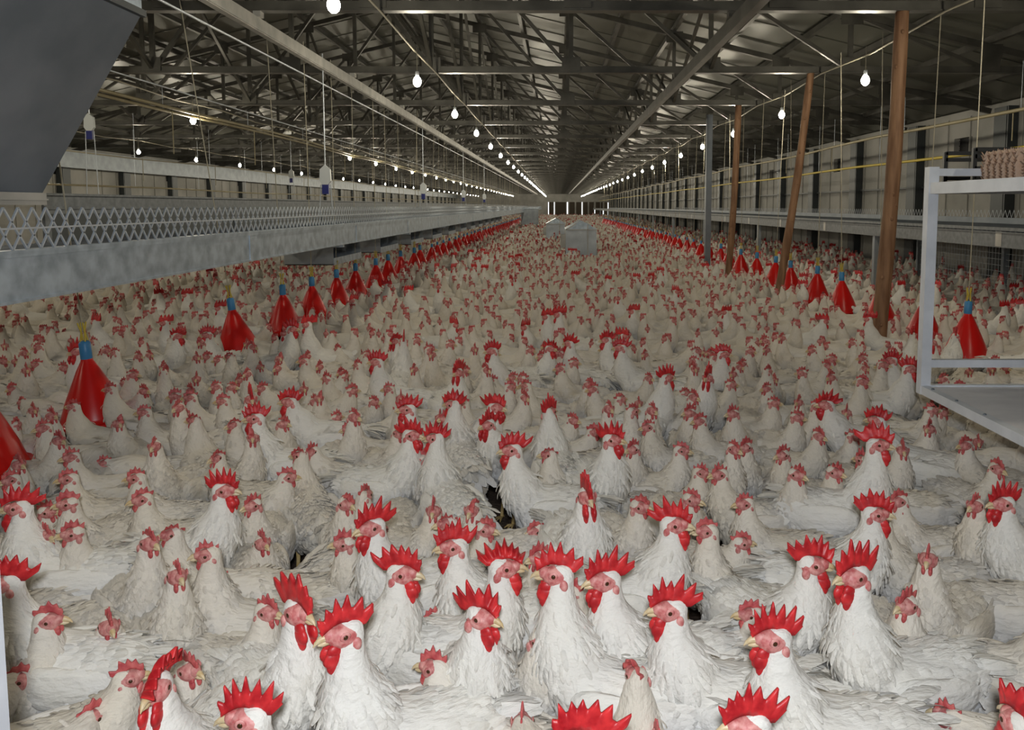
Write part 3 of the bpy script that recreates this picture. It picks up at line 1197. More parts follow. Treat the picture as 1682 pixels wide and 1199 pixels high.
def bird_chain(cock, neck, head_yaw, sit=0.0):
    """control points (x,y,z,rx,ry,rz) from rump to skull, and the head frame"""
    dz = -sit
    k = 1.0
    if neck == 'up':
        H, X = 0.455, 0.128
    elif neck == 'high':
        H, X = 0.495, 0.122
    elif neck == 'mid':
        H, X = 0.415, 0.150
    elif neck == 'low':
        H, X = 0.35, 0.195
    else:  # feeding
        H, X = 0.10, 0.29
    body = [(-0.172, 0, 0.275, 0.026, 0.038, 0.034), (-0.145, 0, 0.262, 0.050, 0.068, 0.064), (-0.090, 0, 0.245, 0.078, 0.096, 0.090),
            (-0.020, 0, 0.240, 0.090, 0.106, 0.102), (0.045, 0, 0.258, 0.084, 0.098, 0.098), (0.082, 0, 0.292, 0.064, 0.080, 0.080)]
    if cock:
        body = [(x, y, z + 0.05, a * 0.98, b * 0.98, c * 1.05) for (x, y, z, a, b, c) in body]
        H += 0.085 if neck != 'feed' else 0
        X += 0.008
    b0 = Vector(body[-1][:3])
    hp = Vector((X, 0, H))
    cy, sy = math.cos(head_yaw), math.sin(head_yaw)
    if neck == 'feed':
        mids = [(0.165, 0, 0.235, 0.052, 0.062, 0.058), (0.225, 0, 0.185, 0.038, 0.042, 0.040), (0.262, 0, 0.135, 0.028, 0.028, 0.028)]
        if cock:
            mids = [(x, y, z + 0.02, a * 1.15, b * 1.15, c * 1.15) for (x, y, z, a, b, c) in mids]
    else:
        mids = []
        for t, r_ in ((0.28, 0.060), (0.50, 0.047), (0.70, 0.036), (0.88, 0.0275)):
            p = b0.lerp(hp, t)
            p.x += 0.020 * math.sin(math.pi * t) - 0.011 * t
            r_ *= (1.32 - 0.26 * t) if cock else 1.04
            mids.append((p.x, 0, p.z, r_ * 1.0, r_, r_ * 1.05))
    hs = 1.27 if cock else 1.13
    pitch = {'feed': -1.15, 'low': -0.1}.get(neck, 0.0)
    hm_ = Matrix.Translation(hp) @ Matrix.Rotation(head_yaw, 4, 'Z') @ Matrix.Rotation(-pitch, 4, 'Y') @ Matrix.Scale(hs, 4)
    # skull centre a little behind the eye
    sk = hm_ @ Vector((-0.008, 0, 0.0))
    pts = body + mids + [(sk.x, sk.y, sk.z, 0.0235 * hs, 0.0185 * hs, 0.0225 * hs)]
    pts = [(a, b, c + dz, d, e, f) for (a, b, c, d, e, f) in pts]
    hm_ = Matrix.Translation((0, 0, dz)) @ hm_
    return pts, hm_, hs


def leaf(mb_, p, d, nrm, L, W, lift=0.004, curl=0.0, mi=None):
    if mi is None:
        mi = 1 if random.random() < 0.38 else 0
    """one feather: a slightly cupped blade with thickness at its quill"""
    d = d.normalized()
    side = d.cross(nrm).normalized()
    nrm = side.cross(d).normalized()
    vs = []
    for (t, wf, up) in ((0.0, 0.30, -0.003), (0.35, 0.85, 0.001), (0.72, 0.95, lift), (0.93, 0.55, lift * 1.1), (1.0, 0.0, lift * 0.8)):
        c = p + d * (L * t) + nrm * (up - curl * t * t)
        if wf == 0:
            vs.append(c)
        else:
            vs += [c - side * (W * wf / 2) - nrm * 0.0025, c, c + side * (W * wf / 2) - nrm * 0.0025]
    fs = []
    for i in range(3):
        for k in range(2):
            fs.append((i * 3 + k, i * 3 + k + 1, (i + 1) * 3 + k + 1, (i + 1) * 3 + k))
    fs += [(9, 10, 12), (10, 11, 12)]
    mb_.add(vs, fs, mi, True)


def body_mb(pts, nsub=7, nu=16, nv=10):
    b = MB()
    for q in catmull(pts, nsub):
        b.ell(q[:3], np.maximum(q[3:], 0.008), nu, nv)
    return b


def wing_mb(cock, side, sit=0.0):
    dz = (0.05 if cock else 0.0) - sit
    P = [(0.065, 0.074, 0.275, 0.028, 0.020, 0.040), (0.02, 0.090, 0.270, 0.045, 0.022, 0.056), (-0.05, 0.092, 0.262, 0.055, 0.020, 0.056),
         (-0.11, 0.080, 0.262, 0.045, 0.016, 0.042), (-0.155, 0.060, 0.268, 0.03, 0.012, 0.026), (-0.185, 0.048, 0.272, 0.018, 0.008, 0.014)]
    b = MB()
    for q in catmull([(x, y * side, z + dz, a, c, d) for (x, y, z, a, c, d) in P], 6):
        b.ell(q[:3], np.maximum(q[3:], 0.006), 14, 8)
    return b


def comb_mb(cock, style):
    """serrated comb in the head frame"""
    m_ = MB()
    if cock:
        xa, xb, H, n, th = 0.036, -0.028, 0.041, 7, 0.0052
    else:
        xa, xb, H, n, th = 0.028, -0.018, 0.021, 5, 0.0034
    H *= style.get('h', 1.0)
    n = style.get('n', n)
    rs = random.Random(style.get('seed', 3) * 31 + n)
    th_h = [rs.uniform(0.5, 1.2) for _ in range(n)]
    th_p = [rs.uniform(-0.12, 0.12) for _ in range(n)]
    base = style.get('base', rs.uniform(0.42, 0.76))
    back = style.get('back', rs.uniform(0.35, 1.15))
    N = 12 * n
    rows = []
    for i in range(N + 1):
        s = i / N
        x = xa + (xb - xa) * s
        zb = 0.007 + 0.013 * math.sin(math.pi * min(1, s * 1.1))
        k = min(n - 1, int(s * n))
        u = (s * n) % 1.0 + (th_p[k] if 0 < i < N else 0)
        tooth = max(0.0, 1 - abs(u - 0.5) * 2.3) ** 1.1 * th_h[k]
        env = math.sin(math.pi * (0.12 + 0.62 * s)) ** 0.8
        h = H * env * (base + (1.12 - base) * tooth)
        if s < 0.03:
            h *= 0.4
        ang = R(58) + R(52 + 26 * back) * s
        rear = max(0.0, s - 0.6) * 0.034 * back * (1.2 if cock else 0.3)
        top = (x + h * math.cos(ang) - rear, h * math.sin(ang) + zb)
        rows.append((x - rear * 0.4, zb, top))
    flop, wave = style.get('flop', 0.0), style.get('wave', 0.0)
    vs, fs = [], []
    K = 5
    for i, (x, zb, top) in enumerate(rows):
        for sd in (-1, 1):
            for k in range(K):
                v = k / (K - 1)
                px_ = x + (top[0] - x) * v
                pz = zb + (top[1] - zb) * v
                t_ = th * (1 - 0.75 * v) + 0.0006
                lat = flop * v * v * H + wave * math.sin(i / len(rows) * 7) * v * 0.006
                if abs(flop) > 0.3:
                    pz -= abs(flop) * v * v * H * 0.45
                vs.append((px_, lat + sd * t_, pz))
    W_ = 2 * K
    for i in range(len(rows) - 1):
        a, b = i * W_, (i + 1) * W_
        for k in range(K - 1):
            fs.append((a + k, b + k, b + k + 1, a + k + 1))
            fs.append((a + K + k, a + K + k + 1, b + K + k + 1, b + K + k))
        fs.append((a + K - 1, b + K - 1, b + 2 * K - 1, a + 2 * K - 1))
        fs.append((a, a + K, b + K, b))
    e = (len(rows) - 1) * W_
    for k in range(K - 1):
        fs.append((k, k + 1, K + k + 1, K + k))
        fs.append((e + k, e + K + k, e + K + k + 1, e + k + 1))
    m_.add(vs, fs, 0, True)
    return m_


def xf(mb_, mtx, scale=1.0):
    mb_.v = [tuple(mtx @ Vector(p)) for p in mb_.v]
    return mb_


def surface_feathers(V, F, hm_, n, cock, rnd, lo=0.0):
    """small lapping feathers over back, flanks and rump"""
    out = MB()
    hp = hm_.translation
    V = np.asarray(V)
    cs = []
    for f in F:
        P = V[list(f)]
        c = P.mean(0)
        nn = np.cross(P[1] - P[0], P[2] - P[0])
        a = np.linalg.norm(nn)
        if a > 1e-12:
            cs.append((c, nn / a, a))
    wts = np.array([c[2] for c in cs])
    wts /= wts.sum()
    idx = rnd.choice(len(cs), n * 2, p=wts)
    chosen = []
    for i in idx:
        c, nn, _ = cs[i]
        if (Vector(c) - hp).length < 0.055:
            continue
        if c[2] < 0.15:
            continue
        if any(abs(c[0] - q[0]) + abs(c[1] - q[1]) + abs(c[2] - q[2]) < 0.016 for q in chosen):
            continue
        chosen.append(c)
        if len(chosen) > n:
            break
        N_ = Vector(nn)
        if c[0] > 0.06 and c[2] > 0.30:      # neck hackle runs down
            d = Vector((-0.25, 0, -1))
            L, W = (0.055, 0.013) if cock else (0.036, 0.014)
        elif c[0] > 0.04:
            d = Vector((-0.5, 0, -0.8))
            L, W = 0.036, 0.022
        elif c[0] < -0.13:
            d = Vector((-0.6, 0.5 * c[1] / 0.06, -0.45))
            L, W = 0.055, 0.022
        else:
            d = Vector((-1, 0, -0.30))
            L, W = 0.048, 0.026
        d += Vector(rnd.normal(0, 0.16, 3))
        d = d - N_ * d.dot(N_)
        if d.length < 0.1:
            continue
        s_ = 0.8 + 0.4 * rnd.random()
        leaf(out, Vector(c), d, N_, L * s_, W * s_, 0.005 + 0.004 * rnd.random())
    return out


def tail_mb(cock, sit, rnd):
    t = MB()
    dz = (0.05 if cock else 0.0) - sit
    if cock:
        for k in range(18):
            a = rnd.uniform(-0.8, 0.8)
            el = rnd.uniform(0.05, 0.75)
            d = Vector((-math.cos(el), math.sin(a) * 0.6, math.sin(el)))
            L = rnd.uniform(0.08, 0.12)
            leaf(t, Vector((-0.150, 0.05 * a, 0.285 + dz + 0.03 * (el - .3))), d, Vector((0.3, rnd.uniform(-.6, .6), 1)), L, 0.034, 0.0, 0.05 + 0.03 * rnd.random())
    else:
        for k in range(13):
            a = (k - 6) / 6
            el = 0.50 - 0.18 * abs(a)
            d = Vector((-math.cos(el), a * 0.30, math.sin(el)))
            leaf(t, Vector((-0.150, 0.028 * a, 0.282 + dz - 0.012 * abs(a))), d, Vector((0.4, a * 2.0, 1)), 0.080, 0.030, 0.0, 0.015)
    # fluff under the tail
    for k in range(26):
        a = rnd.uniform(-1, 1)
        d = Vector((-0.8, 0.6 * a, rnd.uniform(-0.9, 0.3)))
        leaf(t, Vector((-0.145, 0.05 * a, 0.262 + dz + rnd.uniform(-.05, .03))), d, Vector((-0.6, a, 0.5)), rnd.uniform(.04, .06), 0.026, 0.004, 0.01)
    return t


def leg_mb(cock, side, step):
    m_ = MB()
    top = 0.19 if not cock else 0.23
    y = 0.045 * side
    x = 0.0 + step * side
    m_.tube([(x - 0.01, y, top), (x - 0.022, y, top * 0.55), (x - 0.005, y, 0.016)], [0.011, 0.0075, 0.0065] if not cock else [0.014, 0.009, 0.008], 8)
    for a in (-0.45, 0.0, 0.45, math.pi):
        L = 0.045 if a != math.pi else 0.022
        d = Vector((math.cos(a), math.sin(a), 0))
        p = Vector((x - 0.005, y, 0.010))
        m_.tube([p, p + d * L * .6 + Vector((0, 0, 0.002)), p + d * L - Vector((0, 0, 0.006))], [0.006, 0.005, 0.002], 6)
    return m_


PROTO = {}


def add_m(dst, src):
    o_ = len(dst.v)
    dst.v.extend(src.v)
    dst.f.extend(tuple(i + o_ for i in f) for f in src.f)
    dst.m.extend(src.m)
    dst.sm.extend(src.sm)



def make_proto(key, cock, neck, head_yaw, style, sit=0.0):
    rnd = np.random.default_rng(abs(hash(key)) % 1000 if False else sum(map(ord, key)))
    pts, hm_, hs = bird_chain(cock, neck, head_yaw, sit)
    fm = M['feather_cock'] if cock else M['feather_hen']
    cm = M['comb_cock'] if cock else M['comb_hen']
    fc = M['face_cock'] if cock else M['face_hen']
    P = {'cock': cock, 'head': hm_.translation.copy(), 'fm': fm}
    # near meshes
    V, F = remeshed(body_mb(pts), 0.0075, 6)
    fm = [fm, M['feather_cock_grey'] if cock else M['feather_hen_grey']]
    b = MB()
    b.add(V, F, 0, True)
    sf = surface_feathers(V, F, hm_, 420, cock, rnd)
    add_m(b, sf)
    # shape noise so that the plumage is not perfectly smooth
    P['near_body'] = b.mesh('body', fm)
    for side in (-1, 1):
        VW, FW = remeshed(wing_mb(cock, side, sit), 0.007, 3)
        wv = MB()
        wv.add(VW, FW, 0, True)
        VW = np.asarray(VW)
        dz = (0.05 if cock else 0.0) - sit
        # rows of coverts, then long flight feathers
        for (x0, n_, L, W) in ((0.045, 5, 0.045, 0.026), (0.01, 6, 0.048, 0.028), (-0.03, 6, 0.052, 0.028), (-0.07, 6, 0.068, 0.024), (-0.10, 5, 0.078, 0.020)):
            for k in range(n_):
                v_ = (k + 0.5) / n_
                hh = 0.05 - 0.02 * abs(x0 + 0.02) / 0.12
                z = 0.262 + dz + (v_ - 0.5) * 2 * hh + max(0, (-x0 - .05)) * 0.15
                y = side * (0.109 - 0.35 * (v_ - 0.55) ** 2 * 0.12 - max(0, -x0 - 0.03) * 0.24)
                p = Vector((x0 + rnd.normal(0, .004), y, z))
                d = Vector((-1, side * -0.16, 0.10 + rnd.normal(0, 0.06)))
                leaf(wv, p, d, Vector((0, side, 0.25)), L, W, 0.003)
        P['near_wing%d' % side] = wv.mesh('wing', fm)
    P['near_tail'] = tail_mb(cock, sit, rnd).mesh('tail', fm)
    P['combs'] = [xf(comb_mb(cock, dict(style, seed=q)), hm_).mesh('comb', cm) for q in (1, 2, 5, 8, 11, 14)]
    for side in (-1, 1):
        m_ = MB()
        if cock:
            for (x, z, a, b_, c) in ((0.018, -0.020, 0.013, 0.0065, 0.012), (0.018, -0.032, 0.0180, 0.0075, 0.016), (0.017, -0.043, 0.0145, 0.0065, 0.014)):
                m_.ell((x, side * 0.0095, z), (a, b_, c), 12, 8)
        else:
            for (x, z, a, b_, c) in ((0.018, -0.015, 0.008, 0.0048, 0.008), (0.018, -0.023, 0.0098, 0.0050, 0.0105)):
                m_.ell((x, side * 0.0075, z), (a, b_, c), 12, 8)
        P['wattle%d' % side] = xf(m_, hm_).mesh('wattle', cm)
        m_ = MB().ell((0.0055, side * 0.0208, 0.004), (0.0042, 0.0026, 0.0042), 12, 8)
        P['eye%d' % side] = xf(m_, hm_).mesh('eye', M['eye'])
        P['leg%d' % side] = leg_mb(cock, side, 0.02).mesh('leg', M['shank'])
    m_ = MB()
    m_.ell((0.001, 0, -0.003), (0.0265, 0.0213, 0.0195), 18, 12)
    m_.ell((0.020, 0, 0.002), (0.0135, 0.0115, 0.0115), 14, 10)
    for side in (-1, 1):
        m_.ell((-0.012, side * 0.0185, -0.013), (0.0080, 0.0050, 0.0110), 10, 8)
        m_.ell((0.0055, side * 0.0200, 0.004), (0.0085, 0.0022, 0.0075), 12, 8)
    P['face'] = xf(m_, hm_).mesh('face_skin', fc)
    m_ = MB()
    m_.tube([(0.026, 0, 0.001), (0.036, 0, 0.0005), (0.044, 0, -0.004), (0.048, 0, -0.009)], [0.0068, 0.0054, 0.0030, 0.0007], 10)
    m_.tube([(0.025, 0, -0.006), (0.034, 0, -0.008), (0.041, 0, -0.0085)], [0.0055, 0.0042, 0.001], 8)
    P['beak'] = xf(m_, hm_).mesh('beak', M['beak'])
    # middle distance meshes
    mb_ = body_mb(pts, 5, 12, 8)
    for side in (-1, 1):
        w_ = wing_mb(cock, side, sit)
        mb_.add(w_.v, w_.f)
    V, F = remeshed(mb_, 0.011, 3, 0.8)
    b = MB()
    b.add(V, F, 0, True)
    sf = surface_feathers(V, F, hm_, 110, cock, rnd)
    add_m(b, sf)
    P['mid_body'] = b.mesh('body', fm)
    # distant meshes (numpy)
    for nm, ratio, vox in (('far', 0.30, 0.014), ('tiny', 0.12, 0.02)):
        V, F = remeshed(mb_, vox, 1, ratio)
        tl = MB()
        for a in (-1, 0, 1):
            leaf(tl, Vector((-0.145, 0.02 * a, 0.28 + (0.05 if cock else 0) - sit)), Vector((-0.85, 0.3 * a, 0.5)), Vector((0.4, a, 1)), 0.08, 0.04, mi=0)
        hd = MB()
        if nm == 'far':
            st = dict(style)
            c_ = comb_mb(cock, st)
            # coarse comb: a toothed plate
            n = 4
            xa, xb, H = (0.034, -0.055, 0.05) if cock else (0.026, -0.02, 0.022)
            cv, cf = [], []
            for i in range(2 * n + 1):
                s_ = i / (2 * n)
                x = xa + (xb - xa) * s_
                h = H * (0.9 if i % 2 else 0.45)
                for yy in (-0.004, 0.004):
                    cv += [(x, yy, 0.012), (x - 0.2 * h, yy * 0.4, 0.015 + h)]
            for i in range(2 * n):
                a = i * 4
                cf += [(a, a + 4, a + 5, a + 1), (a + 2, a + 3, a + 7, a + 6), (a + 1, a + 5, a + 7, a + 3)]
            hd.add(cv, cf, 1)
            hd.ell((0.006, 0, -0.001), (0.0235, 0.0212, 0.0185), 8, 5, 2)
            hd.ell((0.018, 0, -0.034 if cock else -0.022), (0.013, 0.011, 0.018) if cock else (0.009, 0.009, 0.010), 6, 4, 1)
        else:
            hh = 0.05 if cock else 0.022
            hd.add([(0.034, 0, 0.01), (-0.04 if cock else -0.02, 0, 0.01), (-0.03 if cock else -0.015, 0.004, 0.012 + hh), (0.02, 0.004, 0.012 + hh),
                    (-0.03 if cock else -0.015, -0.004, 0.012 + hh), (0.02, -0.004, 0.012 + hh)], [(0, 1, 2, 3), (0, 5, 4, 1), (2, 4, 5, 3)], 1)
            hd.ell((0.008, 0, -0.010), (0.022, 0.021, 0.026), 6, 4, 2)
        xf(hd, hm_)
        av = np.array([tuple(v) for v in V] + list(tl.v) + list(hd.v))
        nV = len(V)
        af = [tuple(f) for f in F] + [tuple(i + nV for i in f) for f in tl.f] + [tuple(i + nV + len(tl.v) for i in f) for f in hd.f]
        am = [0] * len(F) + [0] * len(tl.f) + list(hd.m)
        P[nm] = (av, af, am)
    PROTO[key] = P
    return P


Y_ = R(50)
SPECS = {
    'h_up': (False, 'up', 0.0, {}), 'h_up_l': (False, 'up', Y_, {'flop': 0.6}), 'h_up_r': (False, 'up', -Y_, {'h': 1.15}),
    'h_high': (False, 'high', 0.25, {'h': 0.9}), 'h_high_r': (False, 'high', -0.8, {'flop': -0.5, 'h': 1.3}),
    'h_mid': (False, 'mid', 0.15, {'h': 1.1}), 'h_mid_l': (False, 'mid', 0.9, {}), 'h_low': (False, 'low', -0.3, {'h': 0.8}),
    'h_feed': (False, 'feed', 0.0, {}),
    'c_up': (True, 'up', 0.0, {}), 'c_up_l': (True, 'up', Y_, {'wave': 1.3, 'h': 1.0}), 'c_up_r': (True, 'up', -Y_, {'n': 8, 'h': 1.05}),
    'c_high': (True, 'high', 0.1, {'n': 6, 'h': 1.1}), 'c_mid': (True, 'mid', -0.2, {'wave': 1.5, 'h': 0.95}), 'c_flop': (True, 'up', 0.2, {'flop': 0.4, 'h': 0.95}),
}
for k_, (ck, nk, yw, st) in SPECS.items():
    make_proto(k_, ck, nk, yw, st)


def place_bird(key, loc, ang, s, near, label, cat, group=None, tilt=0.0):
    P = PROTO[key]
    r = bpy.data.objects.new('rooster' if P['cock'] else 'hen', None)
    r.empty_display_size = 0.1
    col.objects.link(r)
    r.location = loc
    r.rotation_euler = (tilt, 0, ang)
    r.scale = (s, s, s)
    tag(r, label, cat, group)

    def part(nm, me, par=r):
        o = bpy.data.objects.new(nm, me)
        o.parent = par
        col.objects.link(o)
        return o
    if near:
        part('body', P['near_body'])
        for sd in (-1, 1):
            part('wing', P['near_wing%d' % sd])
            part('leg', P['leg%d' % sd])
            part('wattle', P['wattle%d' % sd])
            part('eye', P['eye%d' % sd])
        part('tail', P['near_tail'])
        part('comb', random.choice(P['combs']))
        part('beak', P['beak'])
        part('face_skin', P['face'])
    else:
        part('body', P['mid_body'])
        part('tail', P['near_tail'])
        part('comb', random.choice(P['combs']))
        part('face_skin', P['face'])
        for sd in (-1, 1):
            part('wattle', P['wattle%d' % sd])
            if near is None:
                part('leg', P['leg%d' % sd])
        part('beak', P['beak'])
    return r


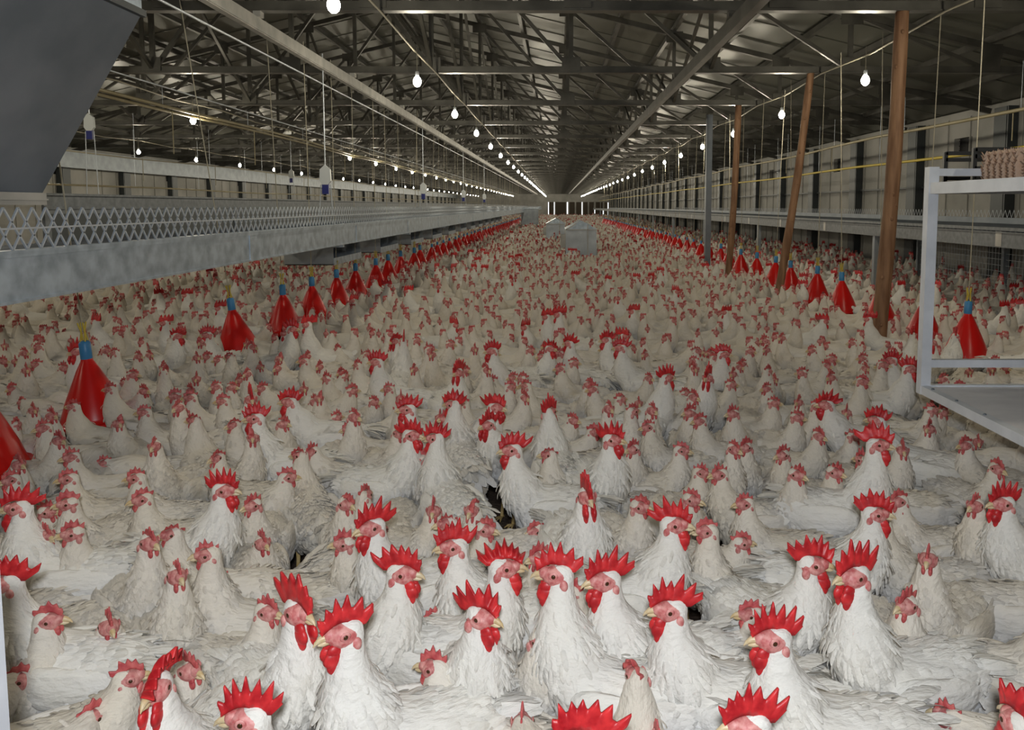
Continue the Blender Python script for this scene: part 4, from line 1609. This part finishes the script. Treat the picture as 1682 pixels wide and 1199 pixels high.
# ------------------------------------------------------------------ birds: who stands where
# (photo x of the eye, photo y of the eye, sex, where the head points: 0 right, 90 away, 180 left, 270 to the camera, pose, label)
U, HI, MI, LO = 'up', 'high', 'mid', 'low'
HAND = [
    # roosters at the front
    (1228, 1186, 'c', 180, U, 'rooster cut off by the bottom edge right of centre, with a tall purple-tipped red comb'),
    (1268, 1045, 'c', 182, U, 'rooster facing left with five tall separate comb spikes and a big red wattle'),
    (1400, 943, 'c', 195, HI, 'tall rooster facing left whose comb droops back down its neck'),
    (1329, 928, 'c', 350, U, 'rooster facing right, beak to beak with the tall one to its right'),
    (1436, 843, 'c', 340, U, 'rooster facing right, behind the beak-to-beak pair'),
    (1640, 823, 'c', 190, U, 'rooster facing left near the right edge with a wide ragged comb'),
    (1100, 998, 'c', 188, U, 'rooster facing left with a pointed yellow beak, front right of centre'),
    (996, 955, 'c', 200, U, 'rooster facing left with a narrow folded comb, front of centre'),
    (913, 950, 'c', 205, HI, 'rooster in the middle front with a broad fan of comb spikes and long red wattle'),
    (826, 935, 'c', 35, U, 'rooster seen from behind with a big magenta comb lying over its face'),
    (783, 1013, 'c', 335, U, 'rooster facing right with a long low comb pointing backwards'),
    (747, 900, 'c', 190, U, 'rooster facing left with dark-edged comb standing before the bare brown patch'),
    (657, 945, 'c', 345, U, 'rooster facing right with a rounded helmet-like comb, left of centre'),
    (613, 867, 'c', 215, U, 'rooster turned to the camera, left of centre, comb hanging over the face'),
    (562, 1030, 'c', 215, HI, 'big rooster at the lower left of centre with a very large ragged comb'),
    (506, 997, 'c', 345, HI, 'rooster facing right just left of the one with the very large comb'),
    (410, 1178, 'c', 190, U, 'rooster at the bottom edge left of centre with a spiky comb over a cropped head'),
    (258, 1130, 'c', 272, U, 'rooster facing straight to the camera, lower left, comb folded over'),
    (367, 806, 'c', 350, U, 'rooster facing right alone among hens at the left'),
    (958, 1216, 'c', 180, U, 'rooster showing only a dark red comb at the bottom edge in the middle'),
    (972, 815, 'c', 290, U, 'rooster in front of the crowd middle looking down to the right, comb hanging'),
    (1107, 858, 'c', 350, U, 'rooster facing right with a thick swept-back comb, right of centre'),
    (843, 742, 'c', 185, U, 'rooster facing left with a long spiny comb, centre of the picture'),
    (712, 722, 'c', 190, U, 'rooster facing left whose comb touches another rooster comb'),
    (676, 715, 'c', 340, U, 'rooster facing right whose comb touches the next rooster'),
    (903, 678, 'c', 30, U, 'rooster turned away with a dark spiky comb above the crowd centre'),
    (1012, 722, 'c', 345, U, 'rooster facing right behind the long-combed rooster'),
    (1440, 733, 'c', 345, HI, 'rooster facing right with a bright comb, left of the white cart shelf'),
    (1441, 690, 'c', 150, MI, 'rooster with a dark comb directly behind the bright-combed one near the cart'),
    (1188, 583, 'c', 340, U, 'rooster facing right in mid flock left of the nearest wooden pole'),
    (420, 690, 'c', 200, U, 'rooster with a deep red comb in the left middle of the flock'),
    (418, 655, 'c', 300, U, 'rooster directly behind the deep red combed one at left'),
    (477, 660, 'c', 180, MI, 'rooster facing left among hens, left of centre'),
    (815, 668, 'c', 10, MI, 'rooster with a low comb just left of the dark spiky-combed one'),
    (753, 665, 'c', 190, U, 'rooster facing left behind the touching pair'),
    (670, 672, 'c', 200, U, 'rooster facing left behind and left of the touching pair'),
    (797, 697, 'c', 200, MI, 'rooster with head lowered right of the touching pair'),
    (810, 578, 'c', 200, U, 'rooster in the mid flock, left of the picture centre line'),
    (1020, 572, 'c', 180, U, 'small far rooster facing left in the mid flock centre'),
    (1495, 605, 'c', 330, U, 'rooster right beside the white cart post'),
    (1357, 665, 'c', 180, MI, 'rooster with a dark comb left of the cart corner'),
    (28, 838, 'c', 200, U, 'rooster facing left near the left edge, above the middle of that edge'),
    (18, 955, 'c', 190, U, 'dark-combed rooster cut by the left edge'),
    (1668, 1190, 'c', 100, LO, 'rooster whose comb just shows in the bottom right corner'),
    (620, 595, 'c', 180, U, 'rooster facing left in mid flock between the drinkers and the centre'),
    (1090, 620, 'c', 20, U, 'rooster facing right in mid flock right of centre'),
    # hens at the front
    (82, 1015, 'h', 350, U, 'hen facing right with a long pale beak near the lower left corner'),
    (170, 1030, 'h', 340, MI, 'hen facing right with a pointed tall comb, lower left'),
    (210, 1112, 'h', 50, MI, 'hen turned away to the right just behind the camera-facing rooster'),
    (312, 1098, 'h', 5, MI, 'hen with a floppy dark red comb right of the camera-facing rooster'),
    (277, 947, 'h', 345, HI, 'hen facing right with a long bare neck, left front'),
    (237, 893, 'h', 345, HI, 'hen facing right with a bright red wattle, left front behind the long-necked hen'),
    (345, 908, 'h', 195, HI, 'hen facing left with a full round breast, left front'),
    (283, 878, 'h', 195, U, 'hen facing left between two right-facing hens, left'),
    (438, 890, 'h', 320, MI, 'hen looking down to the right, left of centre front'),
    (433, 1008, 'h', 350, U, 'hen facing right behind the tall rooster shoulder, left of centre'),
    (520, 1050, 'h', 280, MI, 'hen facing the camera under the very large ragged comb'),
    (114, 828, 'h', 200, U, 'hen facing left above another left-facing hen, left side'),
    (113, 876, 'h', 225, U, 'hen facing left-front, lower of the two at left side'),
    (82, 877, 'h', 345, U, 'hen facing right, beak touching the left-facing hen at left side'),
    (418, 830, 'h', 210, U, 'hen facing left right of the lone rooster at left'),
    (562, 892, 'h', 190, U, 'hen facing left just left of the camera-turned rooster'),
    (713, 838, 'h', 270, U, 'hen with bright red face looking to the camera, behind the bare patch at left'),
    (772, 835, 'h', 250, U, 'hen with a narrow red face left of the bare brown patch'),
    (740, 858, 'h', 190, U, 'hen partly hidden behind the dark-edged rooster comb'),
    (786, 872, 'h', 350, U, 'hen facing right at the left rim of the bare brown patch'),
    (884, 874, 'h', 190, LO, 'hen with its head low at the right rim of the bare brown patch'),
    (878, 915, 'h', 185, U, 'hen facing left directly left of the fan-combed rooster'),
    (710, 1017, 'h', 190, LO, 'hen facing left with its head low in front, left of centre'),
    (710, 1102, 'h', 190, MI, 'hen facing left in the shade at the bottom, left of centre'),
    (1048, 833, 'h', 350, U, 'hen facing right with a slim neck, right of the comb-hanging rooster'),
    (1162, 868, 'h', 190, HI, 'hen facing left with a long cream neck, right of centre'),
    (1224, 828, 'h', 185, U, 'hen facing left standing clear in the crowd right of centre'),
    (1480, 825, 'h', 190, U, 'hen facing left behind the right-facing rooster at right'),
    (1596, 828, 'h', 190, HI, 'hen facing left with full breast next to the right edge rooster'),
    (1526, 918, 'h', 235, HI, 'hen with a comb folded forward over its beak at right'),
    (1488, 993, 'h', 190, U, 'hen facing left with lowered red comb, right front'),
    (902, 748, 'h', 190, U, 'hen facing left behind the long spiny comb'),
    (1034, 738, 'h', 190, U, 'hen facing left just right of the swept comb in the centre'),
    (1118, 742, 'h', 350, U, 'hen facing right alone in the centre right crowd'),
    (1068, 704, 'h', 190, U, 'hen facing left in the centre right crowd, behind the lone right-facing one'),
    (1183, 780, 'h', 200, U, 'hen facing left-front at centre right with an upright neck'),
    (1308, 780, 'h', 320, U, 'hen facing right-front, left of the bright-combed rooster'),
    (1366, 776, 'h', 340, U, 'hen facing right just left below the bright-combed rooster'),
    (1290, 748, 'h', 190, U, 'hen facing left, second row left of the bright-combed rooster'),
    (1224, 735, 'h', 190, U, 'hen facing left, farther left of the bright-combed rooster'),
    (1347, 716, 'h', 300, U, 'hen with a small face right of two left-facing hens'),
    (1150, 692, 'h', 190, U, 'hen facing left, right of centre, third row back'),
    (1130, 678, 'h', 200, U, 'hen facing left behind its near twin right of centre'),
    (1308, 686, 'h', 340, U, 'hen facing right in front of the nearest wooden pole'),
    (1272, 662, 'h', 350, U, 'hen facing right behind and left of the pole foot'),
    (1258, 638, 'h', 200, U, 'hen facing left in the crowd left of the pole foot'),
    (1590, 733, 'h', 200, U, 'hen facing left under the edge of the cart shelf'),
    (1638, 770, 'h', 280, U, 'hen facing the camera behind the right edge rooster'),
    (1419, 628, 'h', 190, U, 'hen facing left at the foot of the nearest wooden pole'),
    (1447, 602, 'h', 190, U, 'hen peering past the nearest wooden pole'),
    (467, 696, 'h', 345, U, 'hen facing right beside the deep red combed rooster'),
    (356, 755, 'h', 250, U, 'hen facing the camera with small comb, left middle'),
    (226, 785, 'h', 200, U, 'hen facing left, left middle'),
    (260, 733, 'h', 280, HI, 'hen looking to the camera right below the nearest whole drinker'),
    (72, 703, 'h', 230, U, 'hen left of the nearest whole drinker, facing left-front'),
    (88, 682, 'h', 330, U, 'hen left of the nearest whole drinker, facing right'),
    (33, 762, 'h', 330, U, 'hen right of the cut-off drinker at the left edge'),
    (117, 750, 'h', 220, U, 'hen in front of the nearest whole drinker, upper of two'),
    (114, 785, 'h', 210, U, 'hen in front of the nearest whole drinker, lower of two'),
    (238, 678, 'h', 200, U, 'hen right of the nearest whole drinker'),
    (313, 652, 'h', 210, U, 'hen between the two nearest whole drinkers, facing left'),
    (327, 690, 'h', 200, U, 'hen in front of the pair between the nearest drinkers'),
    (367, 660, 'h', 200, U, 'hen left of the rooster pair, facing left'),
    (383, 700, 'h', 220, U, 'hen just left of the deep red combed rooster'),
    (122, 668, 'h', 180, U, 'hen whose head overlaps the rim of the nearest whole drinker at left'),
    (190, 695, 'h', 330, U, 'hen below the right rim of the nearest whole drinker'),
    (730, 688, 'h', 190, U, 'hen facing left between rooster combs, centre left'),
    (490, 750, 'h', 170, U, 'hen facing left with back to the centre, left of middle'),
    (600, 815, 'h', 90, U, 'hen seen from behind, left of centre'),
    (560, 828, 'h', 330, U, 'hen facing right, left of centre, behind the camera-turned rooster'),
    (692, 755, 'h', 200, U, 'hen in front of the touching rooster pair'),
    (640, 640, 'h', 190, U, 'hen facing left in the centre left crowd'),
    (975, 640, 'h', 200, U, 'hen facing left in the crowd centre behind the spiny comb'),
    (920, 605, 'h', 200, U, 'hen in the middle of the crowd with face to the camera'),
    (1210, 680, 'h', 200, U, 'hen facing left between the centre and the nearest pole'),
    (1420, 590, 'h', 180, U, 'hen left of the nearest wooden pole, far side'),
    (403, 565, 'h', 270, U, 'hen in front of the second nearest whole drinker'),
    # birds seen mostly as bodies along the bottom
    (30, 1120, 'h', 20, LO, 'hen cropped at the left edge with only back and neck in view'),
    (140, 1180, 'h', 60, LO, 'hen at the bottom left with its back to the camera'),
    (640, 1190, 'h', 120, LO, 'hen at the bottom edge with its back to the camera, left of centre'),
    (860, 1190, 'h', 80, LO, 'hen in the middle of the bottom edge, head turned away'),
    (1090, 1215, 'h', 100, LO, 'hen at the bottom edge right of centre with head hidden'),
    (1560, 1180, 'h', 130, LO, 'hen at the bottom right with a broad white back'),
]

R_HALF, R_CAP = 0.055, 0.082


class Field:
    """capsule bodies on the floor, kept from running into each other"""

    def __init__(s, cell=0.45):
        s.c = {}
        s.cell = cell

    def near(s, x, y):
        i, j = int(x // s.cell), int(y // s.cell)
        for a in (-1, 0, 1):
            for b in (-1, 0, 1):
                yield from s.c.get((i + a, j + b), ())

    def add(s, x, y, a, r):
        s.c.setdefault((int(x // s.cell), int(y // s.cell)), []).append((x, y, math.cos(a), math.sin(a), r))

    def free(s, x, y, a, r, k):
        ca, sa = math.cos(a), math.sin(a)
        for (x2, y2, c2, s2, r2) in s.near(x, y):
            dx, dy = x2 - x, y2 - y
            if dx * dx + dy * dy > 0.2:
                continue
            lim = (r + r2) * k
            for t in (-1, 0, 1):
                for u in (-1, 0, 1):
                    ex = dx + R_HALF * (u * c2 - t * ca)
                    ey = dy + R_HALF * (u * s2 - t * sa)
                    if ex * ex + ey * ey < lim * lim:
                        return False
        return True


field = Field()
placed = []     # (x, y, ang, key, scale, label, is_cock)


def variant(sex, pose, rel):
    if sex == 'c':
        if pose == 'flop':
            return 'c_flop'
        if pose == HI:
            return 'c_high'
        if pose in (MI, LO):
            return 'c_mid'
        return 'c_up_l' if rel > 25 else ('c_up_r' if rel < -25 else 'c_up')
    if pose == HI:
        return 'h_high' if rel > -25 else 'h_high_r'
    if pose == MI:
        return 'h_mid_l' if rel > 25 else 'h_mid'
    if pose == LO:
        return 'h_low'
    return 'h_up_l' if rel > 25 else ('h_up_r' if rel < -25 else 'h_up')


# keep the foot of poles, drinkers' rims and bins clear
OBST = [(0.55, 17.3, .35), (0.55, 16.7, .28), (0.55, 16.2, .2)] + [(x, y, 0.07) for x, y in POLES] + [(x, y, 0.10) for x, y in DRINKERS] + [(x * .97, y - 0.22, 0.12) for x, y in DRINKERS if y < 12] + [(x * .93, y - 0.45, 0.08) for x, y in DRINKERS if y < 12] + [(0.55, 18.3, .42), (0.55, 19.0, .42), (-.05, 27.5, .45), (-0.05, 28.3, .45), (-1.45, 42.5, .5)]
obg = {}
for (x, y, r_) in OBST:
    obg.setdefault((int(x // 1), int(y // 1)), []).append((x, y, r_))
BARE = [(at(a_, b_, 0).x, at(a_, b_, 0).y, c_) for (a_, b_, c_) in ((832, 872, .25), (838, 925, .22), (840, 985, .16), (822, 840, .12), (1600, 965, .20), (1620, 1010, .12), (1095, 1165, .14), (1190, 850, .10), (1060, 870, .08), (545, 945, .11), (325, 1068, .10), (1350, 1060, .10), (700, 880, .06), (1010, 900, .06), (450, 850, .07), (1520, 790, .12), (1060, 770, .07), (520, 690, .08), (1160, 790, .08), (1090, 545, .12), (1230, 620, .10))]


def blocked(x, y, r_):
    i, j = int(x // 1), int(y // 1)
    for a in (-1, 0, 1):
        for b in (-1, 0, 1):
            for (ox, oy, orr) in obg.get((i + a, j + b), ()):
                if (x - ox) ** 2 + (y - oy) ** 2 < (orr + r_) ** 2:
                    return True
    for (ox, oy, orr) in BARE:
        if (x - ox) ** 2 + (y - oy) ** 2 < (orr + 0.07) ** 2:
            return True
    return False


YAWS = {k: v[2] for k, v in SPECS.items()}
order = sorted(range(len(HAND)), key=lambda i: (0 if i < 46 else 1, -HAND[i][1]))
flops = {9, 17}
for i in order:
    px, py, sex, hd, pose, lb = HAND[i]
    best = None
    base_s = 1.02 if sex == 'c' else 1.0
    for tr in range(48):
        rel = [0, 0, 50, -50, 0, 50, -50, 0][tr % 8] if pose == U else 0
        key = variant(sex, pose, rel)
        if i in flops:
            key = 'c_flop'
        P = PROTO[key]
        s = base_s * (1 + 0.02 * math.sin(i * 7.3))
        ang = R(hd) - YAWS[key] + (random.uniform(-0.12, 0.12) * (1 + tr / 12))
        hl = P['head'] * s
        hp = at(px, py, hl.z)
        x = hp.x - (hl.x * math.cos(ang) - hl.y * math.sin(ang))
        y = hp.y - (hl.x * math.sin(ang) + hl.y * math.cos(ang))
        # penalty = overlap with the neighbours already standing
        pen = 0
        ca, sa = math.cos(ang), math.sin(ang)
        for (x2, y2, c2, s2, r2) in field.near(x, y):
            for t in (-1, 0, 1):
                for u in (-1, 0, 1):
                    dd = math.hypot(x2 - x + R_HALF * (u * c2 - t * ca), y2 - y + R_HALF * (u * s2 - t * sa))
                    pen += max(0, 0.155 - dd)
        for q in BARE[:3]:
            pen += 2 * max(0, q[2] + 0.06 - math.hypot(x - q[0], y - q[1]))
        if best is None or pen < best[0]:
            best = (pen, x, y, ang, key, s)
        if pen == 0:
            break
    pen, x, y, ang, key, s = best
    if i >= 46 and (pen > 0.62 or any((x - q[0]) ** 2 + (y - q[1]) ** 2 < (q[2] + 0.04) ** 2 for q in BARE[:4])):
        continue
    field.add(x, y, ang, R_CAP)
    placed.append((x, y, ang, key, s, lb, sex == 'c'))

n_hand = len(placed)
def rand_angle():
    # most birds look across or towards the doorway
    u = random.random()
    if u < 0.36:
        return random.gauss(R(205), 0.5)
    if u < 0.66:
        return random.gauss(R(335), 0.5)
    if u < 0.90:
        return random.gauss(R(270), 0.5)
    return random.uniform(0, 2 * math.pi)


def visible_x(y, pad=0.9):
    d = y + 0.1
    return -915 / 1300 * d - pad, 767 / 1300 * d + pad


def fill(ya, yb, tries, k, xmin=-12.8, xmax=6.6, density=None):
    out = []
    for _ in range(tries):
        y = random.uniform(ya, yb)
        x0, x1 = visible_x(y)
        xa, xb = visible_x(yb)
        x = random.uniform(max(xa, xmin), min(xb, xmax))
        if x < x0 or x > x1:
            continue
        if x > 4.3 and y < 30 and random.random() < 0.45:
            continue
        if blocked(x, y, 0.09):
            continue
        for t in range(5):
            a = rand_angle()
            if field.free(x, y, a, R_CAP, k):
                field.add(x, y, a, R_CAP)
                out.append((x, y, a))
                break
    return out


def is_hidden(x, y):
    """floor spots right at the door jamb or behind the hopper's foot"""
    return math.hypot(x, y) < 1.2 or (x < -0.6 and y < 1.35)


fillers = []
for (ya, yb, tries, k) in ((1.25, 4.0, 18000, 0.88), (4.0, 8.0, 40000, 0.89), (8.0, 14.0, 54000, 0.92), (14.0, 22.0, 50000, 0.98)):
    fillers += [f for f in fill(ya, yb, tries, k) if not is_hidden(f[0], f[1])]
fillers.sort(key=lambda f: f[1])
CKEYS = ['c_up', 'c_up_l', 'c_up_r', 'c_high', 'c_mid', 'c_flop']
HKEYS = ['h_up', 'h_up_l', 'h_up_r', 'h_high', 'h_high_r', 'h_mid', 'h_mid_l', 'h_low', 'h_feed', 'h_up', 'h_high', 'h_mid']
n_h = sum(1 for p in placed if not p[6])
n_c = sum(1 for p in placed if p[6])
mass = []
for (x, y, a) in fillers:
    front = y < 3.0
    is_c = random.random() < (0.03 if front else 0.065)
    key = random.choice(CKEYS if is_c else (HKEYS[:9] + ['h_low', 'h_feed'] if front else HKEYS))
    if front and not is_c:
        key = random.choice(['h_low', 'h_mid', 'h_mid_l', 'h_up', 'h_up_l', 'h_up_r'])
    s = random.uniform(0.94, 1.05)
    e0, e1 = visible_x(y, 0.12)
    if n_h >= 298 or x < e0 or x > e1:
        mass.append((x, y, a, key, s))
    elif is_c:
        n_c += 1
        placed.append((x, y, a, key, s, None, True))
    elif not is_c and n_h < 298:
        n_h += 1
        placed.append((x, y, a, key, s, None, False))
    else:
        mass.append((x, y, a, key, s))

DIRS = ['facing right', 'facing back-right', 'facing away', 'facing back-left', 'facing left', 'facing front-left', 'facing forward', 'facing front-right']


def auto_label(x, y, a, key, is_c):
    hd = (a + YAWS[key]) % (2 * math.pi)
    dname = DIRS[int(((hd + math.pi / 8) % (2 * math.pi)) // (math.pi / 4))]
    if y < 3.2:
        band = 'in the front rows'
    elif y < 4.6:
        band = 'in the near crowd'
    elif y < 6.2:
        band = 'in the crowd about level with the nearest whole drinkers'
    elif y < 8.5:
        band = 'in the crowd level with the nearest wooden pole'
    else:
        band = 'far back in the crowd'
    t = x / y
    if x < -2.75:
        side = 'beyond the left drinkers'
    elif x > 3.3:
        side = 'under the right deck'
    elif t < -0.32:
        side = 'on the left'
    elif t < -0.08:
        side = 'left of centre'
    elif t < 0.12:
        side = 'in the middle'
    elif t < 0.34:
        side = 'right of centre'
    else:
        side = 'on the right'
    hs_ = 'head down' if 'feed' in key else ('neck up' if 'high' in key else ('head low' if 'low' in key else ''))
    band = band.replace('in the crowd about level with the nearest whole drinkers', 'level with the second drinker').replace('in the crowd level with the nearest wooden pole', 'level with the nearest pole')
    lb = '%s %s%s, %s %s' % ('red-combed rooster' if is_c else 'white hen', dname, (' with ' + hs_) if hs_ else '', band, side)
    return lb


cnt = {}
for p in placed:
    if p[5] is None:
        l_ = auto_label(p[0], p[1], p[2], p[3], p[6])
        cnt[l_] = cnt.get(l_, 0) + 1
for (x, y, a, key, s, lb, is_c) in placed:
    g = 'roosters in the flock' if is_c else 'hens in the flock'
    if lb is None:
        lb = auto_label(x, y, a, key, is_c)
        if cnt[lb] > 1:
            g = lb
    d = math.hypot(x, y)
    place_bird(key, (x, y, 0), a, s, True if d < 3.6 else False, lb, 'rooster' if is_c else 'hen', g, random.uniform(-.04, .04))

# the rest of the flock: one countless mass
yy = 22.0
far_pts = []
while yy < 101:
    st_ = 0.36 + (yy - 22) * 0.006
    x = -12.6 if yy > 30 else -12.6
    while x < 6.5:
        far_pts.append((x + random.uniform(-.12, .12), yy + random.uniform(-.12, .12)))
        x += st_ * (1 if x < 4.2 else 1.6)
    yy += st_
for (x, y) in far_pts:
    x0, x1 = visible_x(y)
    if x < x0 or x > x1 or blocked(x, y, 0.08):
        continue
    is_c = random.random() < 0.08
    mass.append((x, y, rand_angle(), random.choice(CKEYS if is_c else HKEYS[:8]), random.uniform(.93, 1.05)))

VV, FF_tri, counts = [], [], 0
all_v, all_loops, all_starts, all_tot, all_mat = [], [], [], [], []
vo = lo_ = 0
cache = {}
for key in PROTO:
    for lvl in ('far', 'tiny'):
        av, af, am = PROTO[key][lvl]
        loops = np.array([i for f in af for i in f], dtype=np.int64)
        tot = np.array([len(f) for f in af], dtype=np.int64)
        off = 0 if not PROTO[key]['cock'] else 3
        cache[(key, lvl)] = (av, loops, tot, np.array(am) + off)
for (x, y, a, key, s) in mass:
    av, loops, tot, am = cache[(key, 'far' if y < 17 else 'tiny')]
    c_, s_ = math.cos(a), math.sin(a)
    Rm = np.array([[c_, s_, 0], [-s_, c_, 0], [0, 0, 1]]) * s
    all_v.append(av @ Rm + np.array([x, y, 0.0]))
    all_loops.append(loops + vo)
    all_tot.append(tot)
    all_mat.append(am)
    vo += len(av)
V = np.concatenate(all_v)
Lp = np.concatenate(all_loops)
T = np.concatenate(all_tot)
starts = np.concatenate([[0], np.cumsum(T)[:-1]])
me = bpy.data.meshes.new('flock')
me.vertices.add(len(V))
me.vertices.foreach_set('co', V.ravel())
me.loops.add(len(Lp))
me.loops.foreach_set('vertex_index', Lp.astype(np.int32))
me.polygons.add(len(T))
me.polygons.foreach_set('loop_start', starts.astype(np.int32))
for k_ in ('feather_hen', 'comb_hen', 'face_hen', 'feather_cock', 'comb_cock', 'face_cock'):
    me.materials.append(M[k_])
me.polygons.foreach_set('material_index', np.concatenate(all_mat).astype(np.int32))
me.polygons.foreach_set('use_smooth', np.ones(len(T), dtype=bool))
me.update(calc_edges=True)
me.validate()
fo = bpy.data.objects.new('chicken_flock', me)
col.objects.link(fo)
tag(fo, 'dense mass of white chickens with red combs filling the shed to the far wall', 'chickens', None, 'stuff')
print('BIRDS hand', n_hand, 'hens', n_h, 'roosters', n_c, 'mass', len(mass), 'faces', len(T))
